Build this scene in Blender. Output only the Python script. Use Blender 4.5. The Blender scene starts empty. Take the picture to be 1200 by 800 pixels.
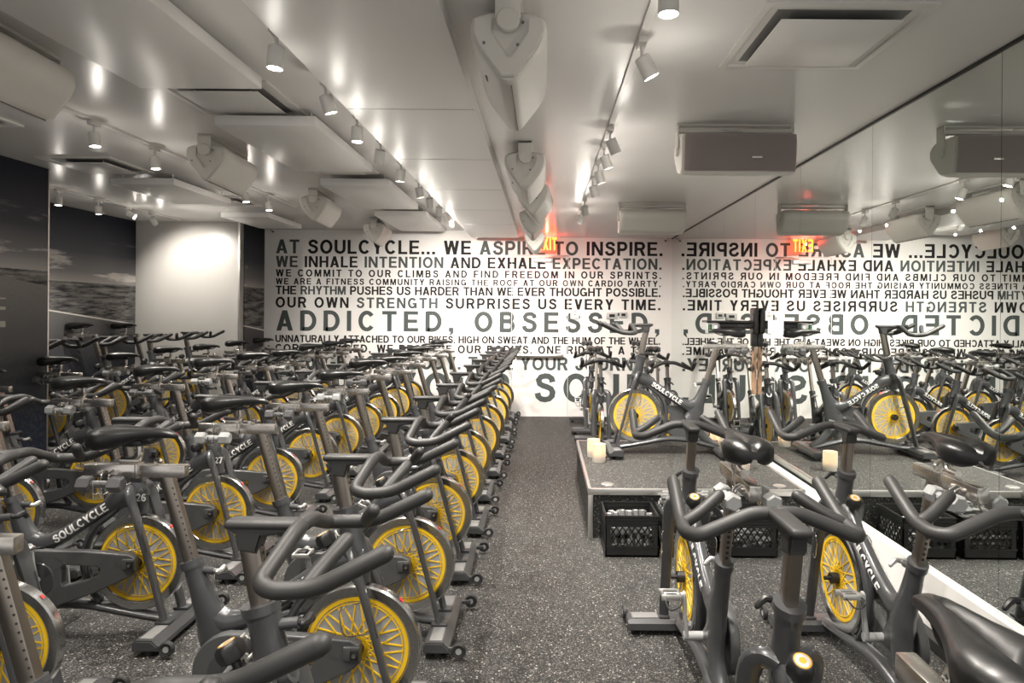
import bpy, bmesh, math, random
from math import pi, sin, cos, radians as R
from mathutils import Vector, Matrix
random.seed(7)
C = bpy.context.scene.collection
sc = bpy.context.scene

# ------------------------------------------------------------------ camera, world, exposure
FPX, HC = 770.0, 1.6
cam_d = bpy.data.cameras.new('camera')
cam_d.sensor_width = 36.0
cam_d.lens = FPX / 1200 * 36
cam_d.shift_x = -38 / 1200
cam_d.shift_y = -34.4 / 1200
cam_d.clip_start = 0.02
cam = bpy.data.objects.new('camera', cam_d)
C.objects.link(cam)
cam.location = (0, 0, HC)
cam.rotation_euler = (pi / 2, R(-0.42), 0)
sc.camera = cam
sc.view_settings.view_transform = 'Standard'
sc.view_settings.look = 'None'
sc.view_settings.gamma = 1
sc.view_settings.use_curve_mapping = False
sc.view_settings.exposure = 0.2
WORLD_STRENGTH = 0.85
SPOT_W = 80.0
SPILL_W = 1.25
wd = bpy.data.worlds.new('world')
sc.world = wd
wd.use_nodes = True
wd.node_tree.nodes['Background'].inputs[0].default_value = (1.0, 0.97, 0.93, 1)
wd.node_tree.nodes['Background'].inputs[1].default_value = WORLD_STRENGTH
LAMP_COL = (1.0, 0.935, 0.85)


def area(name, loc, size, power, rot=(0, 0, 0), col=(1, 0.95, 0.88)):
    l = bpy.data.lights.new(name, 'AREA')
    l.shape = 'RECTANGLE'
    l.size, l.size_y = size
    l.energy = power
    l.color = col
    o = bpy.data.objects.new(name, l)
    C.objects.link(o)
    o.location = loc
    o.rotation_euler = rot
    return o


# added soft fill light behind the photographer, brightens the room and ceiling
area('rear_fill_light', (-1.2, -1.6, 2.0), (5.0, 1.6), 55, (R(-95), 0, 0))

# the lamps of the three tracks that hang out of the picture, above and behind the photographer
for lx, ly in ((-1.12, 1.3), (-1.12, 0.5), (0.40, 1.4), (0.40, 0.6), (-2.95, 3.4), (-2.95, 2.4), (-2.95, 1.4), (1.3, 0.3)):
    l = bpy.data.lights.new('track_beam', 'SPOT')
    l.energy = SPOT_W
    l.color = LAMP_COL
    l.spot_size = R(110)
    l.spot_blend = 0.7
    l.shadow_soft_size = 0.03
    o = bpy.data.objects.new('track_beam', l)
    C.objects.link(o)
    o.location = (lx, ly, 2.55)

# room dimensions
XM, D = 1.95, 10.08           # mirror wall, back wall
ZR, ZS, ZL = 2.745, 2.675, 2.84  # ceilings: right part, soffit, left part
XW, XR = -4.42, -5.79         # left wall, back of the recess
YF = -1.5                     # open end behind the photographer


# ------------------------------------------------------------------ materials
def mat(name, col, rough=0.5, metal=0.0, coat=0.0, spec=0.5, emit=None, es=0.0):
    m = bpy.data.materials.new(name)
    m.use_nodes = True
    b = m.node_tree.nodes['Principled BSDF']
    b.inputs['Base Color'].default_value = (*col, 1)
    b.inputs['Roughness'].default_value = rough
    b.inputs['Metallic'].default_value = metal
    b.inputs['Coat Weight'].default_value = coat
    b.inputs['Coat Roughness'].default_value = 0.15
    b.inputs['Specular IOR Level'].default_value = spec
    if emit:
        b.inputs['Emission Color'].default_value = (*emit, 1)
        b.inputs['Emission Strength'].default_value = es
    return m


def nodes(m):
    nt = m.node_tree
    return nt, nt.nodes, nt.links, nt.nodes['Principled BSDF']


def nmath(nt, op, a, b=None, clamp=False):
    n = nt.nodes.new('ShaderNodeMath')
    n.operation = op
    n.use_clamp = clamp
    for i, v in enumerate((a, b)):
        if v is None:
            continue
        if isinstance(v, (int, float)):
            n.inputs[i].default_value = v
        else:
            nt.links.new(v, n.inputs[i])
    return n.outputs[0]


def ramp(nt, fac, stops):
    n = nt.nodes.new('ShaderNodeValToRGB')
    e = n.color_ramp.elements
    while len(e) < len(stops):
        e.new(0.5)
    for el, (p, c) in zip(e, stops):
        el.position = p
        el.color = (c, c, c, 1) if isinstance(c, (int, float)) else (*c, 1)
    nt.links.new(fac, n.inputs[0])
    return n.outputs[0]


def noise(nt, vec, scale, detail=3, rough=0.55):
    n = nt.nodes.new('ShaderNodeTexNoise')
    n.inputs['Scale'].default_value = scale
    n.inputs['Detail'].default_value = detail
    n.inputs['Roughness'].default_value = rough
    if vec is not None:
        nt.links.new(vec, n.inputs['Vector'])
    return n.outputs[0]


def mix(nt, fac, a, b):
    n = nt.nodes.new('ShaderNodeMix')
    n.data_type = 'RGBA'
    for sock, v in ((n.inputs[0], fac), (n.inputs[6], a), (n.inputs[7], b)):
        if isinstance(v, (int, float)):
            sock.default_value = v if sock is n.inputs[0] else (v, v, v, 1)
        elif isinstance(v, tuple):
            sock.default_value = (*v, 1)
        else:
            nt.links.new(v, sock)
    return n.outputs[2]


def speckle(name, base, dots, rough=0.62):
    """black rubber sports floor with pale flecks"""
    m = mat(name, base, rough, spec=0.35)
    nt, N, L, b = nodes(m)
    pos = N.new('ShaderNodeNewGeometry').outputs['Position']
    v = N.new('ShaderNodeTexVoronoi')
    v.inputs['Scale'].default_value = 85
    v.inputs['Randomness'].default_value = 1
    L.new(pos, v.inputs['Vector'])
    sep = N.new('ShaderNodeSeparateColor')
    L.new(v.outputs['Color'], sep.inputs[0])
    pick = nmath(nt, 'GREATER_THAN', sep.outputs[0], 0.72)
    rad = nmath(nt, 'MULTIPLY', sep.outputs[1], 0.46)
    near = nmath(nt, 'LESS_THAN', v.outputs['Distance'], rad)
    fl = nmath(nt, 'MULTIPLY', pick, near)
    v2 = N.new('ShaderNodeTexVoronoi')
    v2.inputs['Scale'].default_value = 210
    L.new(pos, v2.inputs['Vector'])
    s2 = N.new('ShaderNodeSeparateColor')
    L.new(v2.outputs['Color'], s2.inputs[0])
    f2 = nmath(nt, 'MULTIPLY', nmath(nt, 'GREATER_THAN', s2.outputs[0], 0.78), 0.35)
    f = nmath(nt, 'MAXIMUM', fl, f2)
    dirt = noise(nt, pos, 1.3, 4)
    bc = mix(nt, ramp(nt, dirt, [(0.35, 0.0), (0.7, 1.0)]), base, tuple(x * 1.5 for x in base))
    L.new(mix(nt, f, bc, dots), b.inputs['Base Color'])
    return m


M = {}
M['floor'] = speckle('speckled_rubber_floor', (0.0095, 0.0093, 0.0091), (0.30, 0.29, 0.27))
M['deck'] = speckle('speckled_rubber_deck', (0.02, 0.0197, 0.0194), (0.30, 0.29, 0.27))
M['deck_side'] = speckle('speckled_black_side', (0.008, 0.008, 0.008), (0.16, 0.16, 0.15))
M['ceil'] = mat('semi_gloss_ceiling_paint', (0.67, 0.655, 0.635), 0.27)
M['ceil_panel'] = mat('white_panel_paint', (0.68, 0.665, 0.645), 0.36)
M['wall'] = mat('white_wall_paint', (0.77, 0.755, 0.735), 0.55, spec=0.3)
M['grey_wall'] = mat('pale_grey_panel', (0.52, 0.505, 0.48), 0.32)
M['ledge'] = mat('white_gloss_base', (0.78, 0.77, 0.75), 0.3)
M['black'] = mat('black_plastic', (0.012, 0.012, 0.012), 0.4)
M['rubber'] = mat('black_rubber', (0.02, 0.02, 0.02), 0.6)
M['mirror'] = mat('mirror_glass', (0.86, 0.90, 0.875), 0.0, 1.0)
M['alu'] = mat('aluminium_trim', (0.62, 0.61, 0.59), 0.35, 0.9)
M['steel'] = mat('brushed_steel', (0.64, 0.61, 0.575), 0.27, 1.0)
M['post'] = mat('bronzed_steel_post', (0.33, 0.295, 0.26), 0.3, 1.0)
M['chrome'] = mat('chrome', (0.75, 0.74, 0.72), 0.12, 1.0)
M['flywheel'] = mat('polished_flywheel_rim', (0.60, 0.60, 0.59), 0.2, 1.0)
M['disc'] = mat('grey_wheel_panel', (0.34, 0.34, 0.345), 0.4, 0.1)
M['tread'] = mat('grey_tread_plate', (0.15, 0.15, 0.148), 0.6)
M['yellow'] = mat('yellow_spokes', (0.80, 0.50, 0.010), 0.4)
M['frame'] = mat('graphite_frame_paint', (0.062, 0.0635, 0.067), 0.32, 0.25, 0.4)
M['guard'] = mat('graphite_guard_paint', (0.082, 0.083, 0.085), 0.40, 0.2, 0.2)
M['grip'] = mat('charcoal_grip_coating', (0.026, 0.0257, 0.0255), 0.52)
M['saddle'] = mat('black_saddle_vinyl', (0.009, 0.009, 0.009), 0.33)
M['white'] = mat('white_lettering', (0.75, 0.75, 0.73), 0.5)
M['ink'] = mat('black_lettering', (0.020, 0.018, 0.018), 0.65, spec=0.15)
M['slate'] = mat('slate_grey_lettering', (0.075, 0.088, 0.086), 0.65, spec=0.15)
M['orange'] = mat('orange_sticker', (0.85, 0.2, 0.02), 0.5)
M['red'] = mat('red_decal', (0.6, 0.03, 0.03), 0.4)
M['speaker'] = mat('cream_speaker_shell', (0.56, 0.535, 0.495), 0.5)
M['grille'] = mat('taupe_speaker_grille', (0.44, 0.375, 0.36), 0.7)
M['lamp'] = mat('white_lamp_can', (0.62, 0.60, 0.57), 0.35)
M['bulb'] = mat('lit_bulb', (1, 1, 1), 0.5, emit=(1.0, 0.92, 0.78), es=60)
M['iron'] = mat('grey_vinyl_dumbbell', (0.30, 0.305, 0.305), 0.38)
M['dark_iron'] = mat('charcoal_dumbbell', (0.09, 0.09, 0.092), 0.38)
M['silver'] = mat('silver_dumbbell', (0.25, 0.25, 0.247), 0.33, 0.35)
M['throat'] = mat('grey_duct_throat', (0.16, 0.155, 0.15), 0.5)
M['clear'] = mat('clear_acrylic', (1, 1, 1), 0.0)
M['clear'].node_tree.nodes['Principled BSDF'].inputs['Transmission Weight'].default_value = 1.0
M['clear'].node_tree.nodes['Principled BSDF'].inputs['IOR'].default_value = 1.05
M['vent_dark'] = mat('dark_duct', (0.03, 0.03, 0.03), 0.6)
M['exit'] = mat('lit_exit_lettering', (0.9, 0.05, 0.02), 0.4, emit=(1.0, 0.16, 0.015), es=6)
M['paper'] = mat('white_paper', (0.75, 0.75, 0.73), 0.7)
M['screen'] = mat('dark_screen', (0.012, 0.01, 0.01), 0.25)
M['flame'] = mat('candle_flame', (1, 0.7, 0.3), 0.5, emit=(1.0, 0.62, 0.28), es=18)
M['wax'] = mat('cream_wax', (0.85, 0.78, 0.66), 0.5)
M['box_grey'] = mat('grey_control_box', (0.42, 0.42, 0.41), 0.45)
M['green_lamp'] = mat('green_indicator', (0.06, 0.3, 0.06), 0.4, emit=(0.2, 1.0, 0.2), es=0.06)
M['amber'] = mat('amber_print', (0.5, 0.26, 0.02), 0.4)


def frosted():
    m = bpy.data.materials.new('frosted_candle_glass')
    m.use_nodes = True
    nt = m.node_tree
    b = nt.nodes['Principled BSDF']
    b.inputs['Base Color'].default_value = (0.62, 0.59, 0.55, 1)
    b.inputs['Roughness'].default_value = 0.35
    t = nt.nodes.new('ShaderNodeBsdfTranslucent')
    t.inputs[0].default_value = (0.70, 0.66, 0.60, 1)
    mx = nt.nodes.new('ShaderNodeMixShader')
    mx.inputs[0].default_value = 0.55
    nt.links.new(b.outputs[0], mx.inputs[1])
    nt.links.new(t.outputs[0], mx.inputs[2])
    nt.links.new(mx.outputs[0], nt.nodes['Material Output'].inputs[0])
    return m


M['frost'] = frosted()


def wood_print():
    m = mat('wood_print_strip', (0.45, 0.28, 0.17), 0.5)
    nt, N, L, b = nodes(m)
    pos = N.new('ShaderNodeNewGeometry').outputs['Position']
    mp = N.new('ShaderNodeMapping')
    mp.inputs['Scale'].default_value = (1, 1, 0.35)
    L.new(pos, mp.inputs[0])
    f = noise(nt, mp.outputs[0], 22, 2)
    L.new(ramp(nt, f, [(0.44, (0.45, 0.28, 0.18)), (0.62, (0.03, 0.02, 0.015))]), b.inputs['Base Color'])
    return m


M['wood'] = wood_print()


def mural():
    """black-and-white road landscape printed on the left wall; drawn in wall coordinates (y along, z up)"""
    m = mat('road_mural_print', (0.1, 0.1, 0.1), 0.6, spec=0.2)
    nt, N, L, b = nodes(m)
    pos = N.new('ShaderNodeNewGeometry').outputs['Position']
    s = N.new('ShaderNodeSeparateXYZ')
    L.new(pos, s.inputs[0])
    y, z = s.outputs[1], s.outputs[2]
    mp = N.new('ShaderNodeMapping')
    mp.inputs['Scale'].default_value = (1, 0.55, 4.2)
    L.new(pos, mp.inputs[0])
    cl = noise(nt, mp.outputs[0], 1.5, 5, 0.6)
    grain = noise(nt, pos, 60, 3, 0.7)
    # sky darkens upwards in the print, bands of cloud low down
    t = nmath(nt, 'DIVIDE', nmath(nt, 'SUBTRACT', z, 1.94), 0.9, True)
    sky = ramp(nt, t, [(0.0, (0.36, 0.345, 0.33)), (0.14, (0.17, 0.168, 0.17)), (0.42, (0.045, 0.048, 0.058)), (0.9, (0.008, 0.010, 0.017))])
    low = nmath(nt, 'SUBTRACT', 1.0, nmath(nt, 'MULTIPLY', t, 1.5), True)
    cm = nmath(nt, 'MULTIPLY', ramp(nt, cl, [(0.54, 0.0), (0.62, 1.0)]), low)
    sky = mix(nt, nmath(nt, 'MULTIPLY', cm, 0.85), sky, (0.70, 0.67, 0.63))
    # field
    mp2 = N.new('ShaderNodeMapping')
    mp2.inputs['Scale'].default_value = (1, 0.6, 5)
    L.new(pos, mp2.inputs[0])
    fl = noise(nt, mp2.outputs[0], 4.5, 5, 0.7)
    field = ramp(nt, fl, [(0.38, (0.020, 0.022, 0.028)), (0.64, (0.25, 0.245, 0.23))])
    # asphalt
    ap = noise(nt, pos, 34, 5, 0.75)
    ta = nmath(nt, 'DIVIDE', nmath(nt, 'SUBTRACT', z, 0.6), 1.2, True)
    asf = mix(nt, nmath(nt, 'POWER', ta, 1.6), (0.012, 0.017, 0.030), (0.20, 0.195, 0.185))
    asf = mix(nt, nmath(nt, 'MULTIPLY', ramp(nt, ap, [(0.45, 0.0), (0.8, 1.0)]), 0.5), asf, (0.11, 0.11, 0.112))
    zl = nmath(nt, 'SUBTRACT', 1.80, nmath(nt, 'MULTIPLY', nmath(nt, 'SUBTRACT', y, 5.84), 0.12))
    hor = nmath(nt, 'ADD', 1.93, nmath(nt, 'MULTIPLY', nmath(nt, 'SUBTRACT', grain, 0.5), 0.02))
    ground = mix(nt, nmath(nt, 'GREATER_THAN', z, zl), asf, field)
    dl = nmath(nt, 'ABSOLUTE', nmath(nt, 'SUBTRACT', z, zl))
    ground = mix(nt, nmath(nt, 'MULTIPLY', nmath(nt, 'LESS_THAN', dl, 0.009), nmath(nt, 'GREATER_THAN', y, 6.2)), ground, (0.7, 0.69, 0.66))
    # two centre-line dashes at the near end
    dy = nmath(nt, 'LESS_THAN', y, 5.39)
    for z0 in (1.47, 1.60, 1.68):
        dz = nmath(nt, 'LESS_THAN', nmath(nt, 'ABSOLUTE', nmath(nt, 'SUBTRACT', z, z0)), (1.70 - z0) * 0.09 + 0.004)
        ground = mix(nt, nmath(nt, 'MULTIPLY', dy, dz), ground, (0.42, 0.4, 0.37))
    full = mix(nt, nmath(nt, 'GREATER_THAN', z, hor), ground, sky)
    L.new(full, b.inputs['Base Color'])
    return m


M['mural'] = mural()


# ------------------------------------------------------------------ mesh helpers
def finish(name, bm, m, parent=None, loc=(0, 0, 0), rot=(0, 0, 0), angle=38):
    me = bpy.data.meshes.new(name)
    bm.to_mesh(me)
    bm.free()
    for x in (m if isinstance(m, (list, tuple)) else [m]):
        me.materials.append(M[x])
    me.polygons.foreach_set('use_smooth', [True] * len(me.polygons))
    me.set_sharp_from_angle(angle=R(angle))
    o = bpy.data.objects.new(name, me)
    C.objects.link(o)
    o.location = loc
    o.rotation_euler = rot
    if parent:
        o.parent = parent
    return o


def link(name, me, parent=None):
    o = bpy.data.objects.new(name, me)
    C.objects.link(o)
    if parent:
        o.parent = parent
    return o


def tag(o, label, cat, group=None, kind=None):
    o['label'] = label
    o['category'] = cat
    if group:
        o['group'] = group
    if kind:
        o['kind'] = kind
    return o


def struct(o):
    o['kind'] = 'structure'
    return o


def empty(name, loc=(0, 0, 0), rz=0.0):
    o = bpy.data.objects.new(name, None)
    C.objects.link(o)
    o.location = loc
    o.rotation_euler = (0, 0, rz)
    o.empty_display_size = 0.1
    return o


def merge(bm, tmp, mi=0, xf=None):
    if xf is not None:
        bmesh.ops.transform(tmp, matrix=xf, verts=tmp.verts)
    vm = {}
    for v in tmp.verts:
        vm[v] = bm.verts.new(v.co)
    for f in tmp.faces:
        nf = bm.faces.new([vm[v] for v in f.verts])
        nf.material_index = mi
    tmp.free()


def box(bm, c, s, bev=0.0, mi=0, rot=None, segs=2):
    t = bmesh.new()
    bmesh.ops.create_cube(t, size=1)
    bmesh.ops.scale(t, vec=s, verts=t.verts)
    if bev > 0:
        bmesh.ops.bevel(t, geom=t.edges[:], offset=min(bev, min(s) * 0.49), segments=segs, affect='EDGES', profile=0.5)
    x = Matrix.Translation(c)
    if rot is not None:
        x = x @ (rot if isinstance(rot, Matrix) else Matrix.Rotation(rot[1], 4, rot[0]))
    merge(bm, t, mi, x)


def b2(bm, lo, hi, bev=0.0, mi=0):
    box(bm, [(a + b) / 2 for a, b in zip(lo, hi)], [abs(b - a) for a, b in zip(lo, hi)], bev, mi)


def smooth_path(pts, n):
    P = [Vector(p) for p in pts]
    out = []
    k = len(P)
    for i in range(k - 1):
        p0, p1, p2, p3 = P[max(i - 1, 0)], P[i], P[i + 1], P[min(i + 2, k - 1)]
        for j in range(n):
            t = j / n
            out.append(0.5 * ((2 * p1) + (p2 - p0) * t + (2 * p0 - 5 * p1 + 4 * p2 - p3) * t * t + (3 * p1 - p0 - 3 * p2 + p3) * t ** 3))
    out.append(P[-1])
    return out


def lerp_list(vals, n):
    out = []
    for i in range(len(vals) - 1):
        for j in range(n):
            t = j / n
            a, b = vals[i], vals[i + 1]
            out.append(tuple(x + (y - x) * t for x, y in zip(a, b)))
    out.append(tuple(vals[-1]))
    return out


def fillet(pts, r, n=5):
    P = [Vector(p) for p in pts]
    out = [P[0]]
    for i in range(1, len(P) - 1):
        a, b, c = P[i - 1], P[i], P[i + 1]
        d1, d2 = (a - b), (c - b)
        rr = min(r, d1.length * 0.48, d2.length * 0.48)
        s, e = b + d1.normalized() * rr, b + d2.normalized() * rr
        for j in range(n + 1):
            t = j / n
            out.append((1 - t) ** 2 * s + 2 * t * (1 - t) * b + t * t * e)
    out.append(P[-1])
    return out


def tube(bm, pts, rad, segs=10, mi=0, sub=0, up=(0, 1, 0), power=2.0, round_ends=False, caps=True):
    """sweep an ellipse / rounded rectangle; rad = number or list of (a, b): a along the binormal, b along 'up'"""
    k = len(pts)
    if isinstance(rad, (int, float)):
        rl = [(rad, rad)] * k
    elif isinstance(rad, tuple):
        rl = [rad] * k
    else:
        rl = [(r, r) if isinstance(r, (int, float)) else r for r in rad]
    if sub:
        P = smooth_path(pts, sub)
        rl = lerp_list(rl, sub)
    else:
        P = [Vector(p) for p in pts]
    if round_ends:
        def dome(p, d, r):
            return [(p + d * (r[0] * sin(a)), (r[0] * cos(a), r[1] * cos(a))) for a in (R(35), R(62), R(82))]
        d0 = (P[0] - P[1]).normalized()
        d1 = (P[-1] - P[-2]).normalized()
        st = dome(P[0], d0, rl[0])[::-1]
        en = dome(P[-1], d1, rl[-1])
        P = [a for a, _ in st] + P + [a for a, _ in en]
        rl = [b for _, b in st] + list(rl) + [b for _, b in en]
    rings = []
    u = Vector(up)
    for i, p in enumerate(P):
        t = (P[min(i + 1, len(P) - 1)] - P[max(i - 1, 0)]).normalized()
        uu = u - t * u.dot(t)
        if uu.length < 1e-4:
            uu = Vector((1, 0, 0)) - t * t.x
        uu.normalize()
        n = t.cross(uu)
        u = uu
        ra, rb = rl[i]
        ring = []
        for s in range(segs):
            a = 2 * pi * s / segs
            ca, sa = cos(a), sin(a)
            ca = math.copysign(abs(ca) ** (2 / power), ca)
            sa = math.copysign(abs(sa) ** (2 / power), sa)
            ring.append(bm.verts.new(p + n * (ra * ca) + uu * (rb * sa)))
        rings.append(ring)
    for a, b in zip(rings, rings[1:]):
        for s in range(segs):
            f = bm.faces.new((a[s], a[(s + 1) % segs], b[(s + 1) % segs], b[s]))
            f.material_index = mi
    if caps:
        for r in (rings[0][::-1], rings[-1]):
            f = bm.faces.new(r)
            f.material_index = mi


def cyl(bm, p0, p1, r, segs=14, mi=0, r1=None):
    tube(bm, [p0, p1], [(r, r), (r if r1 is None else r1,) * 2], segs, mi, up=(0.31, 0.77, 0.55))


def lathe(bm, prof, axis='z', segs=24, loc=(0, 0, 0), mis=None, closed=False):
    """prof: (r, h) along the axis; mis: material per band"""
    rings = []
    for r, h in prof:
        ring = []
        if r < 1e-6:
            pt = {'z': (0, 0, h), 'y': (0, h, 0), 'x': (h, 0, 0)}[axis]
            ring = [bm.verts.new(Vector(pt) + Vector(loc))]
        else:
            for s in range(segs):
                a = 2 * pi * s / segs
                c, d = r * cos(a), r * sin(a)
                pt = {'z': (c, d, h), 'y': (d, h, c), 'x': (h, c, d)}[axis]
                ring.append(bm.verts.new(Vector(pt) + Vector(loc)))
        rings.append(ring)
    prs = list(zip(rings, rings[1:]))
    if closed:
        prs.append((rings[-1], rings[0]))
    for i, (a, b) in enumerate(prs):
        mi = mis[i] if mis else 0
        for s in range(segs):
            s2 = (s + 1) % segs
            if len(a) == 1 and len(b) == 1:
                continue
            if len(a) == 1:
                vs = (a[0], b[s2], b[s])
            elif len(b) == 1:
                vs = (a[s], a[s2], b[0])
            else:
                vs = (a[s], a[s2], b[s2], b[s])
            f = bm.faces.new(vs)
            f.material_index = mi
    bmesh.ops.recalc_face_normals(bm, faces=bm.faces[:])


def prism(bm, outline, axis, lo, hi, mi=0, bev=0.0):
    """extrude a closed 2D outline along an axis; outline coordinates are the two other axes in order"""
    t = bmesh.new()

    def pt(u, v, w):
        return {'x': (w, u, v), 'y': (u, w, v), 'z': (u, v, w)}[axis]
    a = [t.verts.new(pt(u, v, lo)) for u, v in outline]
    b = [t.verts.new(pt(u, v, hi)) for u, v in outline]
    n = len(outline)
    t.faces.new(a)
    t.faces.new(b[::-1])
    rim = []
    for i in range(n):
        t.faces.new((a[i], b[i], b[(i + 1) % n], a[(i + 1) % n]))
    bmesh.ops.recalc_face_normals(t, faces=t.faces[:])
    if bev > 0:
        es = [e for e in t.edges if len({round(v.co['xyz'.index(axis)], 6) for v in e.verts}) == 1]
        bmesh.ops.bevel(t, geom=es, offset=bev, segments=2, affect='EDGES')
    merge(bm, t, mi)


# ------------------------------------------------------------------ lettering (own bold grotesque, cap height 1)
def arc(cx, cy, rx, ry, a0, a1, n=12):
    return [(cx + rx * cos(R(a0 + (a1 - a0) * i / n)), cy + ry * sin(R(a0 + (a1 - a0) * i / n))) for i in range(n + 1)]


def rc(x0, y0, x1, y1):
    return [(x0, y0), (x1, y0), (x1, y1), (x0, y1)]


TH = 0.195
S_SPINE = [(0.575, 0.70), (0.545, 0.83), (0.44, 0.905), (0.335, 0.915), (0.20, 0.88), (0.125, 0.765), (0.16, 0.64), (0.27, 0.575),
           (0.40, 0.53), (0.525, 0.465), (0.58, 0.35), (0.56, 0.215), (0.47, 0.115), (0.34, 0.085), (0.215, 0.105), (0.12, 0.19), (0.09, 0.315)]
GL = {
    'A': (0.76, [[(0, 0), (.215, 0), (.49, 1), (.27, 1)], [(.545, 0), (.76, 0), (.49, 1), (.27, 1)], [(.17, .2), (.59, .2), (.535, .36), (.225, .36)]], []),
    'B': (0.70, [rc(0, 0, .2, 1)], [[(.1, .915)] + arc(.40, .73, .165, .185, 90, -90) + [(.1, .545)], [(.1, .53)] + arc(.41, .307, .19, .223, 90, -90) + [(.1, .085)]]),
    'C': (0.76, [], [arc(.385, .5, .29, .415, 38, 322, 22)]),
    'D': (0.74, [rc(0, 0, .2, 1)], [[(.1, .915)] + arc(.32, .5, .325, .415, 90, -90, 16) + [(.1, .085)]]),
    'E': (0.66, [rc(0, 0, .2, 1), rc(0, .83, .65, 1), rc(0, .425, .61, .59), rc(0, 0, .66, .17)], []),
    'F': (0.62, [rc(0, 0, .2, 1), rc(0, .83, .62, 1), rc(0, .41, .55, .58)], []),
    'G': (0.80, [rc(.42, .36, .78, .52), rc(.63, 0, .78, .5)], [arc(.39, .5, .295, .415, 38, 338, 22)]),
    'H': (0.74, [rc(0, 0, .2, 1), rc(.54, 0, .74, 1), rc(0, .42, .74, .59)], []),
    'I': (0.20, [rc(0, 0, .2, 1)], []),
    'J': (0.55, [], [[(.455, 1)] + arc(.275, .28, .18, .19, 0, -180, 10) + [(.095, .36)]]),
    'K': (0.74, [rc(0, 0, .2, 1), [(.18, .28), (.18, .54), (.47, 1), (.71, 1)], [(.28, .50), (.43, .66), (.745, 0), (.50, 0)]], []),
    'L': (0.60, [rc(0, 0, .2, 1), rc(0, 0, .60, .17)], []),
    'M': (0.88, [rc(0, 0, .185, 1), rc(.695, 0, .88, 1), [(.0, 1), (.27, 1), (.53, 0), (.35, 0)], [(.88, 1), (.61, 1), (.35, 0), (.53, 0)]], []),
    'N': (0.75, [rc(0, 0, .19, 1), rc(.56, 0, .75, 1), [(0, 1), (.21, 1), (.75, 0), (.54, 0)]], []),
    'O': (0.82, [], [arc(.41, .5, .315, .415, 0, 360, 30)]),
    'P': (0.68, [rc(0, 0, .2, 1)], [[(.1, .915)] + arc(.39, .675, .19, .24, 90, -90) + [(.1, .435)]]),
    'R': (0.73, [rc(0, 0, .2, 1), [(.34, .42), (.54, .46), (.735, 0), (.51, 0)]], [[(.1, .915)] + arc(.42, .70, .19, .215, 90, -90) + [(.1, .485)]]),
    'S': (0.68, [], [S_SPINE]),
    'T': (0.66, [rc(.23, 0, .43, 1), rc(0, .83, .66, 1)], []),
    'U': (0.74, [], [[(.1, 1)] + arc(.37, .36, .27, .275, 180, 360, 14) + [(.64, 1)]]),
    'V': (0.70, [[(0, 1), (.22, 1), (.455, 0), (.245, 0)], [(.70, 1), (.48, 1), (.245, 0), (.455, 0)]], []),
    'W': (1.02, [[(0, 1), (.21, 1), (.38, 0), (.17, 0)], [(.41, 1), (.60, 1), (.38, 0), (.18, 0)], [(.42, 1), (.61, 1), (.84, 0), (.64, 0)], [(1.02, 1), (.81, 1), (.64, 0), (.85, 0)]], []),
    'X': (0.72, [[(0, 0), (.23, 0), (.71, 1), (.48, 1)], [(.72, 0), (.49, 0), (.01, 1), (.24, 1)]], []),
    'Y': (0.72, [rc(.26, 0, .46, .46), [(0, 1), (.23, 1), (.46, .42), (.27, .36)], [(.72, 1), (.49, 1), (.26, .42), (.45, .36)]], []),
    '.': (0.22, [rc(.01, 0, .21, .2)], []),
    ',': (0.22, [rc(.01, 0, .21, .2), [(.09, .0), (.21, .0), (.21, -.06), (.03, -.22)]], []),
    '2': (0.62, [rc(.02, 0, .6, .17), [(.02, .1), (.22, .1), (.58, .5), (.42, .58)]], [arc(.31, .69, .2, .225, 175, -25, 12)]),
    '6': (0.62, [], [arc(.31, .31, .205, .225, 0, 360, 20), [(.12, .33), (.12, .55), (.18, .78), (.31, .905), (.43, .88), (.50, .78)]]),
    '7': (0.60, [rc(0, .83, .6, 1), [(.14, 0), (.35, 0), (.6, .9), (.4, .9)]], []),
    ' ': (0.30, [], []),
}


def strip(pts, t):
    out = []
    n = len(pts)
    closed = (Vector(pts[0]) - Vector(pts[-1])).length < 1e-4
    for i in range(n):
        a = Vector(pts[i - 1]) if i else (Vector(pts[-2]) if closed else Vector(pts[0]))
        c = Vector(pts[i + 1]) if i < n - 1 else (Vector(pts[1]) if closed else Vector(pts[-1]))
        d = (c - a).normalized()
        nn = Vector((-d.y, d.x)) * (t / 2)
        p = Vector(pts[i])
        out.append((p + nn, p - nn))
    return [[o1[0], o1[1], o2[1], o2[0]] for o1, o2 in zip(out, out[1:])]


def text_quads(txt, ls=0.12):
    """list of (word index, quad) with cap height 1, and the total width"""
    x, w, out = 0.0, 0, []
    for ch in txt:
        adv, polys, strokes = GL[ch]
        if ch == ' ':
            w += 1
        for q in polys:
            out.append((w, [(x + a, b) for a, b in q]))
        for s in strokes:
            for q in strip(s, TH):
                out.append((w, [(x + a, b) for a, b in q]))
        x += adv + ls
    return out, x - ls


def fit_text(txt, height, width):
    """choose letter spacing and stretch so the line has this height and width; returns quads in metres"""
    sx, ls = 1.08, 0.12
    q, w = text_quads(txt, 0.0)
    n = len(txt) - 1
    ls = (width / height / sx - w) / n
    if ls < 0.07:
        ls = 0.07
        sx = width / height / (w + ls * n)
    elif ls > 0.34:
        ls = 0.34
        sx = width / height / (w + ls * n)
    q, w = text_quads(txt, ls)
    return [(wi, [(a * sx * height, b * height) for a, b in qq]) for wi, qq in q]


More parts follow.
